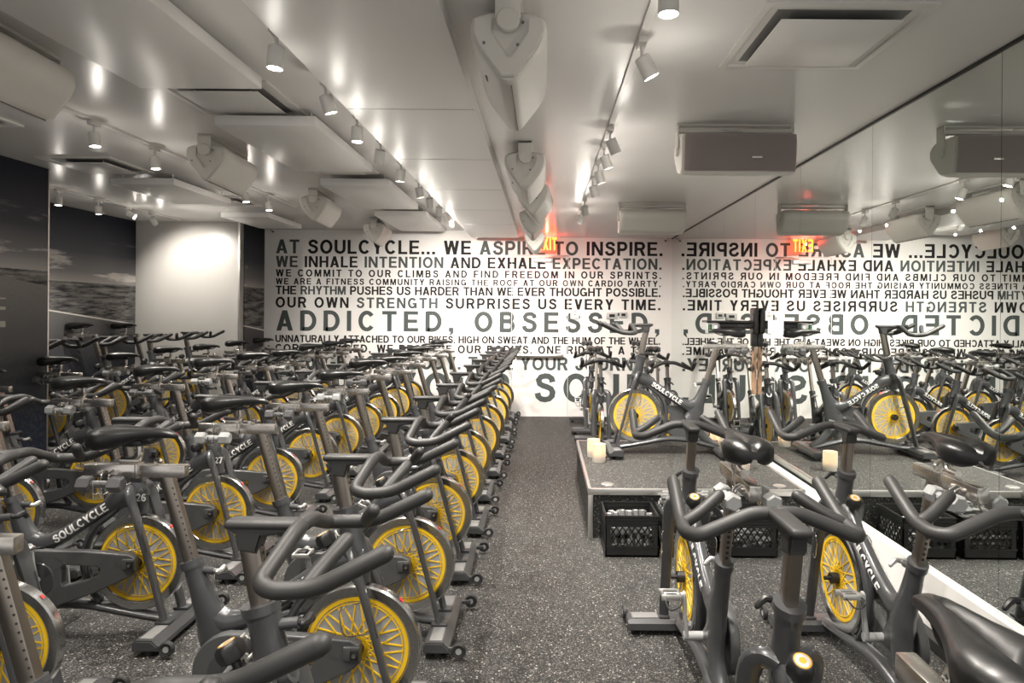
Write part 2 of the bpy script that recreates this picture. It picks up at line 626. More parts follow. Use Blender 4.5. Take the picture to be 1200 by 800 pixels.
def lettering(name, quads, place, m, parent, mats=None):
    bm = bmesh.new()
    for i, (wi, q) in enumerate(quads):
        lift = Vector((0, -0.00025 * (i % 6), 0))      # overlapping strokes are stacked, not coplanar
        f = bm.faces.new([bm.verts.new(Vector(place(a, b)) + lift) for a, b in q])
        f.material_index = mats.get(wi, 0) if mats else 0
    bm.normal_update()
    return finish(name, bm, m, parent)


# ------------------------------------------------------------------ the room
def slab(name, lo, hi, m, parent=None, bev=0.0):
    bm = bmesh.new()
    b2(bm, lo, hi, bev)
    return finish(name, bm, m, parent)


struct(slab('floor', (-6.2, YF, -0.1), (XM + 0.15, D + 0.15, 0), 'floor'))
RIS = 0.23
struct(slab('trim_1', (XR, 5.86, 0), (XW + 0.02, 9.3, RIS), 'deck'))          # the raised floor of the recess
struct(slab('ceiling', (-0.375, YF, ZR), (XM + 0.15, D + 0.15, ZR + 0.2), 'ceil'))
cl = struct(slab('ceiling_left', (-6.2, YF, ZL), (-1.06, D + 0.15, ZL + 0.105), 'ceil'))
so = struct(slab('ceiling_soffit', (-1.06, YF, ZS), (-0.375, 9.55, ZR + 0.2), 'ceil_panel'))
struct(slab('ceiling_back', (-1.06, 9.55, ZR), (-0.375, D + 0.15, ZR + 0.2), 'ceil'))
# hairline joints of the soffit boards
bm = bmesh.new()
for y in (3.5, 4.65, 5.8, 6.95, 8.1):
    b2(bm, (-1.055, y - 0.003, ZS - 0.0015), (-0.38, y + 0.003, ZS + 0.002))
finish('board_joint', bm, 'box_grey', so)

# back wall, its painted-over door and the lettering
wb = struct(slab('wall_back', (-4.3, D, 0), (XM + 0.15, D + 0.12, ZL), 'wall'))
PX = FPX / D
lines = [
    ('AT SOULCYCLE... WE ASPIRE TO INSPIRE.', 283.0, 299.3, 323, 776, {0: 1, 3: 1, 4: 1}),
    ('WE INHALE INTENTION AND EXHALE EXPECTATION.', 302.3, 315.3, 323, 775, {0: 1, 2: 1, 5: 1}),
    ('WE COMMIT TO OUR CLIMBS AND FIND FREEDOM IN OUR SPRINTS.', 317.9, 326.3, 323, 774.5, {}),
    ('WE ARE A FITNESS COMMUNITY RAISING THE ROOF AT OUR OWN CARDIO PARTY.', 328.3, 335.5, 323, 774, {10: 1}),
    ('THE RHYTHM PUSHES US HARDER THAN WE EVER THOUGHT POSSIBLE.', 337.2, 347.2, 323, 774, {1: 1}),
    ('OUR OWN STRENGTH SURPRISES US EVERY TIME.', 350.3, 362.7, 323, 774, {2: 1}),
    ('ADDICTED, OBSESSED,', 366.0, 389.7, 324, 773, {0: 1, 1: 1}),
    ('UNNATURALLY ATTACHED TO OUR BIKES. HIGH ON SWEAT AND THE HUM OF THE WHEEL.', 394.8, 403.2, 323, 774, {}),
    ('CORE ENGAGED, WE RESHAPE OUR BODIES. ONE RIDE AT A TIME.', 405.4, 414.8, 323, 774, {}),
    ('CHANGE YOUR BODY. TAKE YOUR JOURNEY.', 418.6, 434.0, 323, 774, {0: 1, 1: 1, 2: 1, 3: 1, 4: 1, 5: 1}),
    ('FIND YOUR SOUL.', 437.8, 471.2, 323, 774, {0: 1, 1: 1, 2: 1}),
]
for txt, y0, y1, x0, x1, cm in lines:
    h = (y1 - y0) / PX
    w = (x1 - x0) / PX
    X0 = (x0 - 638) / PX
    Z0 = HC - (y1 - 365.6 - 0.3) / PX
    lettering('lettering', fit_text(txt, h, w), lambda a, b: (X0 + a, D - 0.0015, Z0 + b), ['ink', 'slate'], wb, cm)

dr = struct(empty('door_1', (-0.07, D, 0)))
bm = bmesh.new()
for lo, hi in (((-0.437, 0, 0), (-0.431, 0, 2.481)), ((0.431, 0, 0), (0.437, 0, 2.481)), ((-0.437, 0, 2.475), (0.437, 0, 2.481))):
    b2(bm, (lo[0], -0.006, lo[2]), (hi[0], 0.0, hi[2]), 0.002)
finish('door_frame', bm, 'wall', dr)
bm = bmesh.new()
for lo, hi in (((-0.428, 0.01), (-0.424, 2.47)), ((0.424, 0.01), (0.428, 2.47)), ((-0.428, 2.466), (0.428, 2.470))):
    b2(bm, (lo[0], -0.0025, lo[1]), (hi[0], -0.0005, hi[1]))
finish('door_gap', bm, 'box_grey', dr)
bm = bmesh.new()
b2(bm, (-0.36, -0.075, 0.90), (0.36, -0.04, 0.955), 0.01)
b2(bm, (-0.36, -0.05, 0.885), (-0.26, 0.0, 0.97), 0.008)
b2(bm, (0.24, -0.05, 0.885), (0.36, 0.0, 0.97), 0.008)
finish('push_bar', bm, 'steel', dr)
bm = bmesh.new()
b2(bm, (-0.10, -0.055, 2.36), (0.18, 0, 2.43), 0.01)
tube(bm, [(0.1, -0.05, 2.44), (0.36, -0.16, 2.455), (0.44, -0.02, 2.46)], 0.008, 6)
finish('door_closer', bm, 'alu', dr)

# left wall (front part), recess, pale panel, and the strip of wall beyond it
struct(slab('wall_left', (XW - 0.05, YF, 0), (XW, 5.85, ZL), 'mural'))
bm = bmesh.new()
b2(bm, (XW - 0.05, 5.842, RIS), (XW + 0.004, 5.856, ZL))
struct(finish('trim_2', bm, 'alu'))
struct(slab('wall_recess', (XR - 0.1, 4.6, 0), (XR, 9.42, ZL), 'mural'))
struct(slab('wall_recess_near', (XR, 4.6, 0), (XW - 0.05, 4.7, ZL), 'wall'))
struct(slab('wall_panel', (XR, 9.3, 0), (-4.32, 9.42, ZL), 'grey_wall'))
struct(slab('wall_left_far', (-4.42, 9.42, 0), (-4.3, D, ZL), 'mural'))
bm = bmesh.new()
b2(bm, (-4.335, 9.292, 0), (-4.314, 9.425, ZL))
struct(finish('trim_3', bm, 'alu'))

# mirror wall
wr = struct(slab('wall_right', (XM + 0.012, YF, 0), (XM + 0.15, D, ZR), 'wall'))
seams = [YF, -0.3, 0.62, 1.70, 2.81, 3.92, 5.02, 6.10, 7.18, 8.26, 9.34, D]
for a, b in zip(seams, seams[1:]):
    bm = bmesh.new()
    b2(bm, (XM, a + 0.0012, 0.325), (XM + 0.011, b - 0.0012, ZR - 0.014))
    finish('mirror_panel', bm, 'mirror', wr)
bm = bmesh.new()
b2(bm, (XM - 0.008, YF, ZR - 0.014), (XM + 0.012, D, ZR))
finish('ceiling_channel', bm, 'black', wr)
struct(slab('baseboard_right', (XM - 0.03, YF, 0.0), (XM + 0.012, D, 0.322), 'ledge'))
struct(slab('trim_4', (XM - 0.095, YF, 0.0), (XM - 0.0305, 4.62, 0.055), 'black', bev=0.006))


# ------------------------------------------------------------------ the spin bike
def crossing_spokes(bm, y, s):
    for i in range(16):
        a = 2 * pi * i / 16
        for d in (1, -1):
            a0, a1 = a + d * 0.40, a + d * 0.0 + d * 0.05
            p0 = Vector((0.032 * cos(a0 + d), 0.032 * sin(a0 + d)))
            p1 = Vector((0.172 * cos(a1), 0.172 * sin(a1)))
            t = (p1 - p0).normalized()
            n = Vector((-t.y, t.x)) * 0.0026
            vs = [p0 + n, p0 - n, p1 - n, p1 + n]
            lo = [bm.verts.new((v.x, y, v.y)) for v in vs]
            hi = [bm.verts.new((v.x, y + s * 0.003, v.y)) for v in vs]
            bm.faces.new(hi)
            for k in range(4):
                bm.faces.new((lo[k], lo[(k + 1) % 4], hi[(k + 1) % 4], hi[k]))
    bmesh.ops.recalc_face_normals(bm, faces=bm.faces[:])


HZ = 0.345        # hub height
TEXTZ = {}


def make_frame(root):
    bm = bmesh.new()
    # head tube (leans back), crown block, down tube, seat tube, bottom bracket hump, base beam, rear arch
    tube(bm, [(-0.05, 0, 0.865), (-0.032, 0, 0.78), (-0.012, 0, 0.69), (0.012, 0, 0.585)], [(.043, .036), (.041, .034), (.052, .036), (.03, .03)], 14, sub=3)
    tube(bm, [(-0.054, 0, 0.868), (-0.049, 0, 0.845)], (.047, .041), 14)
    tube(bm, [(0.03, 0, 0.70), (-0.03, 0, 0.672), (-0.10, 0, 0.655), (-0.16, 0, 0.615)], [(.03, .03), (.055, .04), (.052, .036), (.036, .03)], 14, sub=3)
    tube(bm, [(-0.09, 0, 0.66), (-0.20, 0, 0.59), (-0.33, 0, 0.50), (-0.43, 0, 0.445), (-0.505, 0, 0.43), (-0.57, 0, 0.475), (-0.60, 0, 0.55)],
         [(.036, .03), (.033, .029), (.034, .03), (.04, .032), (.055, .034), (.046, .033), (.034, .03)], 14, sub=4)
    tube(bm, [(-0.628, 0, 0.655), (-0.612, 0, 0.60), (-0.575, 0, 0.50), (-0.535, 0, 0.40), (-0.525, 0, 0.30), (-0.565, 0, 0.20), (-0.645, 0, 0.12), (-0.72, 0, 0.075)],
         [(.037, .033), (.036, .032), (.048, .034), (.075, .036), (.065, .036), (.042, .033), (.034, .03), (.03, .03)], 14, sub=4)
    tube(bm, [(-0.636, 0, 0.662), (-0.626, 0, 0.635)], (.041, .037), 14)
    tube(bm, [(-0.53, 0, 0.36), (-0.47, 0, 0.29), (-0.44, 0, 0.285)], [(.07, .034), (.06, .036), (.05, .036)], 12, sub=3)
    tube(bm, [(0.16, 0, 0.06), (0.06, 0, 0.075), (-0.10, 0, 0.105), (-0.27, 0, 0.135), (-0.44, 0, 0.13), (-0.60, 0, 0.095), (-0.74, 0, 0.06)],
         [(.022, .03), (.022, .032), (.024, .034), (.026, .035), (.026, .036), (.026, .036), (.024, .034)], 12, sub=3)
    ra = [(-0.275 * cos(a), 0, HZ + 0.275 * sin(a)) for a in [R(x) for x in (62, 40, 18, -4, -26, -46)]]
    tube(bm, [(-0.09, 0, 0.63)] + ra, [(.02, .026)] + [(.016, .024)] * 6, 10, sub=3)
    f = finish('frame', bm, 'frame', root)
    # lettering along both sides of the down tube
    q, w = text_quads('SOULCYCLE', 0.07)
    hgt = 0.040
    A, B = Vector((-0.405, 0.457)), Vector((-0.145, 0.6265))
    d = (B - A).normalized()
    n = Vector((-d.y, d.x))
    sx = (B - A).length / w
    for side in (-1, 1):
        bm = bmesh.new()
        for _, qq in q:
            long_ = max(abs(qq[0][1] - qq[3][1]), abs(qq[1][1] - qq[2][1])) > 0.25
            ns = 6 if long_ else 1
            q0 = [Vector(p) for p in qq]
            rows_ = []
            for k in range(ns + 1):
                t = k / ns
                row = []
                for a, b in (q0[0].lerp(q0[3], t), q0[1].lerp(q0[2], t)):
                    u = a * sx if side < 0 else (B - A).length - a * sx
                    v = (b - 0.5) * hgt
                    p = A + d * u + n * v
                    yy = 0.0325 * math.sqrt(max(0.1, 1 - (v / 0.037) ** 2)) + 0.0016
                    row.append(bm.verts.new((p.x, side * yy, p.y)))
                rows_.append(row)
            for r0, r1 in zip(rows_, rows_[1:]):
                bm.faces.new((r0[0], r0[1], r1[1], r1[0]) if side < 0 else (r1[0], r1[1], r0[1], r0[0]))
        bm.normal_update()
        finish('lettering', bm, 'white', f)
    for side in (-1, 1):
        bm = bmesh.new()
        box(bm, (-0.118, side * 0.0305, 0.648), (0.018, 0.004, 0.018), 0, rot=('Y', R(-33)))
        finish('sticker', bm, 'orange', f)
    return f


def make_bike():
    r = empty('spin_bike')
    make_frame(r)
    # fork: two bowed legs meeting at the crown
    bm = bmesh.new()
    for s in (-1, 1):
        tube(bm, [(-0.03, s * 0.02, 0.70), (-0.012, s * 0.055, 0.708), (0.005, s * 0.080, 0.68), (0.042, s * 0.084, 0.565), (0.10, s * 0.082, 0.36), (0.175, s * 0.08, 0.07)],
             [(.028, .022), (.032, .018), (.033, .016), (.029, .014), (.025, .013), (.025, .013)], 12, sub=3, power=3)
        box(bm, (0.068, s * 0.099, 0.50), (0.024, 0.006, 0.16), 0.002, rot=('Y', R(-15)))
    fk = finish('fork', bm, 'frame', r)
    for s in (-1, 1):
        bm = bmesh.new()
        loop = [(0.05, s * 0.10, 0.555), (-0.012, s * 0.125, 0.55), (-0.035, s * 0.13, 0.53), (-0.022, s * 0.13, 0.455), (0.0, s * 0.128, 0.44), (0.075, s * 0.101, 0.445)]
        tube(bm, fillet(loop, 0.015, 3), 0.0028, 6)
        finish('wire_holder', bm, 'chrome', fk)
    # flywheel
    bm = bmesh.new()
    lathe(bm, [(0.0, -0.011), (0.192, -0.011), (0.197, -0.018), (0.229, -0.0205), (0.236, -0.015), (0.236, 0.015), (0.229, 0.0205), (0.197, 0.018), (0.192, 0.011), (0.0, 0.011)],
          'y', 56, (0, 0, HZ), [1, 0, 0, 0, 0, 0, 0, 0, 1])
    fw = finish('flywheel', bm, ['flywheel', 'disc'], r, angle=25)
    bm = bmesh.new()
    for s in (-1, 1):
        for r0, r1 in ((0.176, 0.190), (0.166, 0.170)):
            lathe(bm, [(r0, s * 0.0112), (r0, s * 0.0142), (r1, s * 0.0142), (r1, s * 0.0112)], 'y', 48)
        lathe(bm, [(0.0, s * 0.0142), (0.036, s * 0.0142), (0.036, s * 0.0112)], 'y', 24)
        crossing_spokes(bm, s * 0.0112, s)
    sp = finish('spokes', bm, 'yellow', fw)
    sp.location = (0, 0, HZ)
    bm = bmesh.new()
    cyl(bm, (0, -0.078, HZ), (0, 0.078, HZ), 0.010, 10)
    cyl(bm, (0, -0.05, HZ), (0, 0.05, HZ), 0.026, 16)
    finish('hub', bm, 'black', fw)
    bm = bmesh.new()
    tube(bm, [((0.2375) * cos(a), 0, HZ + 0.2375 * sin(a)) for a in (R(46), R(48), R(50))], (0.001, 0.007), 6)
    finish('rim_decal', bm, 'red', fw)
    # chain guard with its cut-out
    cv = bpy.data.curves.new('chain_guard', 'CURVE')
    cv.dimensions = '2D'
    cv.fill_mode = 'BOTH'
    outer = [(-0.445 + 0.135 * cos(R(a)), 0.283 + 0.135 * sin(R(a))) for a in range(82, 279, 14)]
    outer += [(-0.36, 0.155), (-0.17, 0.225), (-0.01, 0.30), (0.02, 0.325), (0.02, 0.385), (-0.01, 0.40), (-0.22, 0.415)]
    hole = [(-0.338, 0.262), (-0.322, 0.245), (-0.20, 0.276), (-0.145, 0.305), (-0.135, 0.335), (-0.152, 0.352), (-0.320, 0.360), (-0.338, 0.345)]
    for pts in (outer, hole):
        s = cv.splines.new('POLY')
        s.points.add(len(pts) - 1)
        for p, (a, b) in zip(s.points, pts):
            p.co = (a, b, 0, 1)
        s.use_cyclic_u = True
    cv.extrude = 0.014
    cv.bevel_depth = 0.006
    cv.bevel_resolution = 2
    tmp = bpy.data.objects.new('tmp', cv)
    C.objects.link(tmp)
    dg = bpy.context.evaluated_depsgraph_get()
    me = bpy.data.meshes.new_from_object(tmp.evaluated_get(dg))
    bpy.data.objects.remove(tmp)
    me.transform(Matrix.Translation((0, -0.062, 0)) @ Matrix.Rotation(R(90), 4, 'X'))
    me.materials.clear()
    me.materials.append(M['guard'])
    me.polygons.foreach_set('use_smooth', [True] * len(me.polygons))
    me.set_sharp_from_angle(angle=R(35))
    cg = link('chain_guard', me, r)
    bm = bmesh.new()
    lathe(bm, [(0.0, -0.087), (0.078, -0.086), (0.084, -0.081), (0.084, -0.06)], 'y', 28, (-0.445, 0, 0.283))
    finish('crank_cover', bm, 'frame', cg)
    bm = bmesh.new()
    box(bm, (0.0, -0.086, 0.362), (0.062, 0.016, 0.05), 0.005)
    box(bm, (0.012, -0.096, 0.362), (0.03, 0.012, 0.036), 0.003, 1)
    cyl(bm, (0.012, -0.1, 0.362), (0.012, -0.107, 0.362), 0.008, 8, 2)
    finish('axle_adjuster', bm, ['guard', 'black', 'chrome'], cg)
    # cranks and pedals
    for s, a in ((-1, R(95)), (1, R(275))):
        bm = bmesh.new()
        e = (-0.445 + 0.17 * cos(a), s * 0.112, 0.283 + 0.17 * sin(a))
        tube(bm, [(-0.445, s * 0.10, 0.283), (-0.445 + 0.085 * cos(a), s * 0.108, 0.283 + 0.085 * sin(a)), e], [(.02, .009), (.013, .008), (.016, .008)], 10, sub=3, power=3, round_ends=True)
        cyl(bm, (-0.445, s * 0.03, 0.283), (-0.445, s * 0.112, 0.283), 0.018, 12)
        ca = finish('crank_arm', bm, 'iron', r)
        bm = bmesh.new()
        px, pz = e[0], e[2]
        cyl(bm, (px, s * 0.112, pz), (px, s * 0.205, pz), 0.009, 8)
        for dx in (-0.034, 0.034):
            box(bm, (px + dx, s * 0.168, pz), (0.012, 0.085, 0.024), 0.004)
        for dy in (0.132, 0.2):
            box(bm, (px, s * dy, pz), (0.078, 0.012, 0.02), 0.004)
        box(bm, (px, s * 0.165, pz + 0.004), (0.035, 0.05, 0.022), 0.005, 1)
        tube(bm, fillet([(px + 0.03, s * 0.135, pz), (px + 0.10, s * 0.14, pz + 0.005), (px + 0.105, s * 0.19, pz + 0.03), (px + 0.03, s * 0.2, pz)], 0.03), 0.0035, 6, 1)
        finish('pedal', bm, ['alu', 'black'], ca)
    # stabilizers
    bm = bmesh.new()
    prism(bm, [(0.125, 0.028), (0.245, 0.028), (0.245, 0.05), (0.215, 0.078), (0.14, 0.078), (0.125, 0.06)], 'y', -0.262, 0.262, 0, 0.006)
    box(bm, (0.18, -0.175, 0.079), (0.058, 0.13, 0.003), 0.001, 1)
    box(bm, (0.18, 0.175, 0.079), (0.058, 0.13, 0.003), 0.001, 1)
    for s in (-1, 1):
        cyl(bm, (0.185, s * 0.225, 0.0), (0.185, s * 0.225, 0.03), 0.02, 12, 2)
        box(bm, (0.26, s * 0.248, 0.043), (0.06, 0.012, 0.022), 0.003, 0)
        box(bm, (0.175, s * 0.08, 0.085), (0.075, 0.05, 0.012), 0.003, 0)
    fs = finish('front_stabilizer', bm, ['frame', 'tread', 'rubber'], r)
    for s in (-1, 1):
        bm = bmesh.new()
        lathe(bm, [(0.0, -0.010), (0.014, -0.011), (0.016, -0.008), (0.029, -0.012), (0.034, -0.008), (0.034, 0.008), (0.029, 0.012), (0.016, 0.008), (0.014, 0.011), (0.0, 0.010)],
              'y', 20, (0.29, s * 0.262, 0.045), [1, 0, 0, 0, 0, 0, 0, 0, 1])
        finish('transport_wheel', bm, ['rubber', 'iron'], fs)
    bm = bmesh.new()
    prism(bm, [(-0.80, 0.028), (-0.69, 0.028), (-0.69, 0.06), (-0.71, 0.078), (-0.775, 0.078), (-0.80, 0.05)], 'y', -0.255, 0.255, 0, 0.006)
    for s in (-1, 1):
        cyl(bm, (-0.745, s * 0.22, 0.0), (-0.745, s * 0.22, 0.03), 0.02, 12, 1)
        box(bm, (-0.745, s * 0.258, 0.05), (0.112, 0.008, 0.052), 0.003, 1)
    finish('rear_stabilizer', bm, ['frame', 'rubber'], r)
    # seat post, slider, saddle
    bm = bmesh.new()
    tube(bm, [(-0.615, 0, 0.60), (-0.735, 0, 1.005)], (0.025, 0.0165), 12, power=6)
    dx, dz = -0.12 / 0.405, 1.0
    for k in range(13):
        z = 0.69 + k * 0.022
        x = -0.615 - (z - 0.60) * 0.2963
        for s in (-1, 1):
            cyl(bm, (x + 0.0185, s * 0.0155, z), (x + 0.0185, s * 0.0168, z), 0.0036, 8, 1)
        cyl(bm, (x - 0.0245, 0, z - 0.007), (x - 0.0262, 0, z - 0.0075), 0.006, 8, 1)
    finish('seat_post', bm, ['post', 'vent_dark'], r)
    bm = bmesh.new()
    box(bm, (-0.775, 0, 1.015), (0.185, 0.036, 0.046), 0.004)
    box(bm, (-0.96, 0, 1.015), (0.20, 0.042, 0.052), 0.005)
    box(bm, (-0.862, 0, 1.015), (0.012, 0.046, 0.056), 0.003)
    for x in (-0.93, -0.99):
        cyl(bm, (x, -0.03, 1.012), (x, 0.03, 1.012), 0.009, 10)
    ss = finish('seat_slider', bm, 'steel', r)
    bm = bmesh.new()
    tube(bm, [(-0.86, 0, 1.05), (-0.93, 0, 1.052)], 0.013, 10)
    tube(bm, [(-0.93, 0, 1.052), (-0.885, 0, 1.052), (-0.862, 0, 1.065), (-0.86, 0, 1.10), (-0.865, 0, 1.125)], 0.0125, 10, sub=3)
    cyl(bm, (-0.80, 0, 1.035), (-0.80, 0, 1.055), 0.007, 8)
    tube(bm, [(-0.80, 0, 1.055), (-0.78, -0.02, 1.06), (-0.755, -0.045, 1.06)], 0.008, 8, round_ends=True)
    finish('seat_bracket', bm, 'steel', ss)
    bm = bmesh.new()
    secs = []
    #      x      half width  top z   side drop  groove
    prof = [(-1.045, 0.018, 1.146, 0.035, 0.0), (-1.036, 0.050, 1.164, 0.062, 0.006), (-1.012, 0.076, 1.177, 0.084, 0.012), (-0.975, 0.086, 1.182, 0.092, 0.020),
            (-0.935, 0.080, 1.181, 0.080, 0.024), (-0.895, 0.060, 1.178, 0.062, 0.024), (-0.855, 0.043, 1.176, 0.048, 0.020), (-0.815, 0.032, 1.175, 0.040, 0.014),
            (-0.775, 0.025, 1.172, 0.034, 0.006), (-0.745, 0.020, 1.165, 0.028, 0.0), (-0.727, 0.014, 1.155, 0.020, 0.0), (-0.718, 0.006, 1.146, 0.010, 0.0)]
    nseg = 24
    rings = []
    for x, hw, zt, dr_, gr in prof:
        ring = []
        for i in range(nseg):
            a = 2 * pi * i / nseg
            yy = hw * math.copysign(abs(cos(a)) ** 0.8, cos(a))
            sa = sin(a)
            if sa >= 0:
                zz = zt - dr_ * 0.42 * (1 - sa ** 0.75)
                if abs(yy) < hw * 0.2:
                    zz -= gr
            else:
                zz = zt - dr_ * 0.42 - dr_ * 0.58 * abs(sa) ** 0.5 * (1.0 if abs(yy) > hw * 0.45 else 0.4)
            ring.append(bm.verts.new((x + (0.022 if x < -1.0 and abs(yy) < hw * 0.3 else 0), yy, zz)))
        rings.append(ring)
    for a, b in zip(rings, rings[1:]):
        for i in range(nseg):
            bm.faces.new((a[i], a[(i + 1) % nseg], b[(i + 1) % nseg], b[i]))
    bm.faces.new(rings[0])
    bm.faces.new(rings[-1][::-1])
    bmesh.ops.recalc_face_normals(bm, faces=bm.faces[:])
    sd = finish('saddle', bm, 'saddle', r, angle=60)
    bm = bmesh.new()
    for s in (-1, 1):
        tube(bm, [(-0.98, s * 0.03, 1.135), (-0.93, s * 0.022, 1.118), (-0.83, s * 0.022, 1.116), (-0.77, s * 0.008, 1.142)], 0.004, 6, sub=3)
    box(bm, (-0.865, 0, 1.12), (0.05, 0.056, 0.022), 0.005)
    finish('saddle_rail', bm, 'black', sd)
    # dumbbell holder: wire hoops at the tail of the slider
    for s in (-1, 1):
        bm = bmesh.new()
        for x in (-0.948, -0.976):
            tube(bm, fillet([(x, s * 0.02, 1.02), (x, s * 0.045, 1.005), (x, s * 0.042, 0.945), (x, s * 0.088, 0.945), (x, s * 0.09, 0.99)], 0.012, 3), 0.003, 6)
        finish('dumbbell_holder', bm, 'chrome', r)
    # pop pins
    for nm, (p, d, e) in {'seat_lever': ((-0.585, 0.0, 0.625), (-0.545, 0.0, 0.622), (-0.525, 0.0, 0.622)), 'bar_lever': ((-0.005, 0.0, 0.815), (0.045, 0.0, 0.82), (0.062, 0.0, 0.822))}.items():
        bm = bmesh.new()
        cyl(bm, p, d, 0.014, 12)
        cyl(bm, d, e, 0.008, 8, 1)
        tube(bm, [(e[0], -0.02, e[2] + 0.004), (e[0] + 0.004, 0.0, e[2]), (e[0] + 0.004, 0.022, e[2] + 0.005), (e[0], 0.045, e[2] - 0.015)], [(.009, .009), (.011, .011), (.010, .010), (.008, .008)], 8, 1, sub=2, up=(1, 0, 0), round_ends=True)
        finish(nm, bm, ['frame', 'alu' if nm == 'seat_lever' else 'black'], r)
    # resistance knob
    bm = bmesh.new()
    kn = Vector((-0.45, 0, 0.89)).normalized()
    k0 = Vector((-0.102, 0, 0.695))
    q = kn.to_track_quat('Z', 'Y').to_matrix().to_4x4()
    cyl(bm, k0, k0 + kn * 0.05, 0.012, 10)
    t = bmesh.new()
    ring_pts = [(0.018, 0.0), (0.027, 0.004), (0.030, 0.02), (0.028, 0.036), (0.022, 0.043), (0.0, 0.043)]
    lathe(t, ring_pts, 'z', 24)
    for v in t.verts:
        a = math.atan2(v.co.y, v.co.x)
        if v.co.z < 0.04:
            k = 1 + 0.06 * cos(6 * a)
            v.co.x *= k
            v.co.y *= k
    merge(bm, t, 0, Matrix.Translation(k0 + kn * 0.030) @ Matrix.Scale(1.15, 4) @ q)
    rk = finish('resistance_knob', bm, 'black', r)
    bm = bmesh.new()
    lathe(bm, [(0.0, 0.0005), (0.008, 0.0005), (0.009, 0.0006), (0.0155, 0.0006), (0.016, 0.0005), (0.019, 0.0003)], 'z', 20, (0, 0, 0), [0, 1, 1, 0, 0])
    bmesh.ops.transform(bm, matrix=Matrix.Translation(k0 + kn * 0.0797) @ Matrix.Scale(1.15, 4) @ q, verts=bm.verts)
    finish('knob_cap', bm, ['amber', 'box_grey'], rk)
    # handlebar post and bar
    bm = bmesh.new()
    tube(bm, [(-0.040, 0, 0.83), (-0.083, 0, 1.045)], (0.026, 0.018), 12, power=6)
    for k in range(8):
        z = 0.885 + k * 0.02
        x = -0.040 - (z - 0.83) * 0.2
        cyl(bm, (x + 0.0255, 0, z + 0.005), (x + 0.027, 0, z + 0.0055), 0.005, 8, 1)
    finish('handlebar_post', bm, ['post', 'vent_dark'], r)
    bm = bmesh.new()
    prism(bm, [(-0.105, 1.02), (-0.058, 1.012), (-0.045, 1.055), (0.06, 1.07), (0.06, 1.085), (-0.135, 1.085), (-0.135, 1.075), (-0.112, 1.06)], 'y', -0.024, 0.024, 0, 0.006)
    box(bm, (-0.045, 0, 1.083), (0.19, 0.056, 0.022), 0.010, segs=3)
    stem = finish('handlebar', bm, 'grip', r)
    bm = bmesh.new()
    for s in (-1, 1):
        path = fillet([(0.045, 0, 1.078), (0.050, s * 0.06, 1.078), (0.035, s * 0.212, 1.020), (0.075, s * 0.236, 1.014), (0.165, s * 0.232, 1.018), (0.315, s * 0.225, 1.094)], 0.06, 6)
        tube(bm, path, 0.0195, 12, round_ends=True)
        tube(bm, fillet([(0.145, s * 0.228, 1.020), (0.16, s * 0.18, 1.042), (0.195, s * 0.115, 1.083)], 0.03, 4), 0.018, 12, round_ends=True)
    g = finish('grip_bar', bm, 'grip', stem)
    return r


bike0 = make_bike()


def copy_tree(o, parent=None):
    c = o.copy()
    C.objects.link(c)
    if parent:
        c.parent = parent
    for ch in o.children:
        copy_tree(ch, c)
    return c


# dumbbells ------------------------------------------------------------
def dumbbell_mesh(L=0.165, hr=0.03, gr=0.014):
    bm = bmesh.new()
    hl = 0.05
    for s in (-1, 1):
        a, b = s * (L / 2 - hl), s * L / 2
        e = 0.006 * s
        prof = [(0.0, a), (hr * 0.8, a), (hr, a + e), (hr, b - e), (hr * 0.78, b), (0.0, b)]
        t = bmesh.new()
        lathe(t, prof, 'x', 6)
        merge(bm, t)
    cyl(bm, (-L / 2 + hl, 0, 0), (L / 2 - hl, 0, 0), gr, 10)
    bmesh.ops.recalc_face_normals(bm, faces=bm.faces[:])
    return bm


def db_mesh(name, m, **k):
    o = finish(name, dumbbell_mesh(**k), m, angle=30)
    me = o.data
    bpy.data.objects.remove(o)
    return me


DB_GREY = db_mesh('dumbbell', 'iron')
DB_DARK = db_mesh('dumbbell', 'dark_iron')
DB_SILVER = db_mesh('dumbbell', 'silver', L=0.156, hr=0.023, gr=0.012)

ORD = ['first', 'second', 'third', 'fourth', 'fifth', 'sixth', 'seventh', 'eighth', 'ninth', 'tenth', 'eleventh', 'twelfth']


def put_bike(x, y, z, rz, label, group, dblabel, seat_dx=0.0, seat_dz=0.0, sides=(-1, 1), dark=True, crank=0.0, bar_dz=0.0):
    b = copy_tree(bike0)
    b.location = (x, y, z)
    b.rotation_euler = (0, 0, rz)
    tag(b, label, 'exercise bike', group)
    for ch in b.children:
        n = ch.name.split('.')[0]
        if n in ('saddle', 'seat_slider', 'dumbbell_holder'):
            ch.location.x += seat_dx
            ch.location.z += seat_dz
        if n in ('handlebar', 'handlebar_post'):
            ch.location.z += bar_dz
            ch.location.x -= bar_dz * 0.2
        if n == 'crank_arm':
            bb = Vector((-0.445, 0, 0.283))
            ch.rotation_euler = (0, crank, 0)
            ch.location = bb - Matrix.Rotation(crank, 3, 'Y') @ bb
        if n == 'seat_post':
            ch.location.x += seat_dz * -0.2963
            ch.location.z += seat_dz
    mw = Matrix.Translation((x, y, z)) @ Matrix.Rotation(rz, 4, 'Z')
    for s in sides:
        d = link('dumbbell', DB_DARK if dark else DB_GREY)
        p = mw @ Vector((-0.962 + seat_dx, s * 0.066, 0.979 + seat_dz))
        d.location = p
        d.rotation_euler = (R(random.uniform(0, 60)), 0, rz + R(random.uniform(-2, 2)))
        d.rotation_mode = 'XYZ'
        tag(d, dblabel % ('right' if s < 0 else 'left'), 'dumbbell', 'dumbbells hanging behind saddles')
    return b


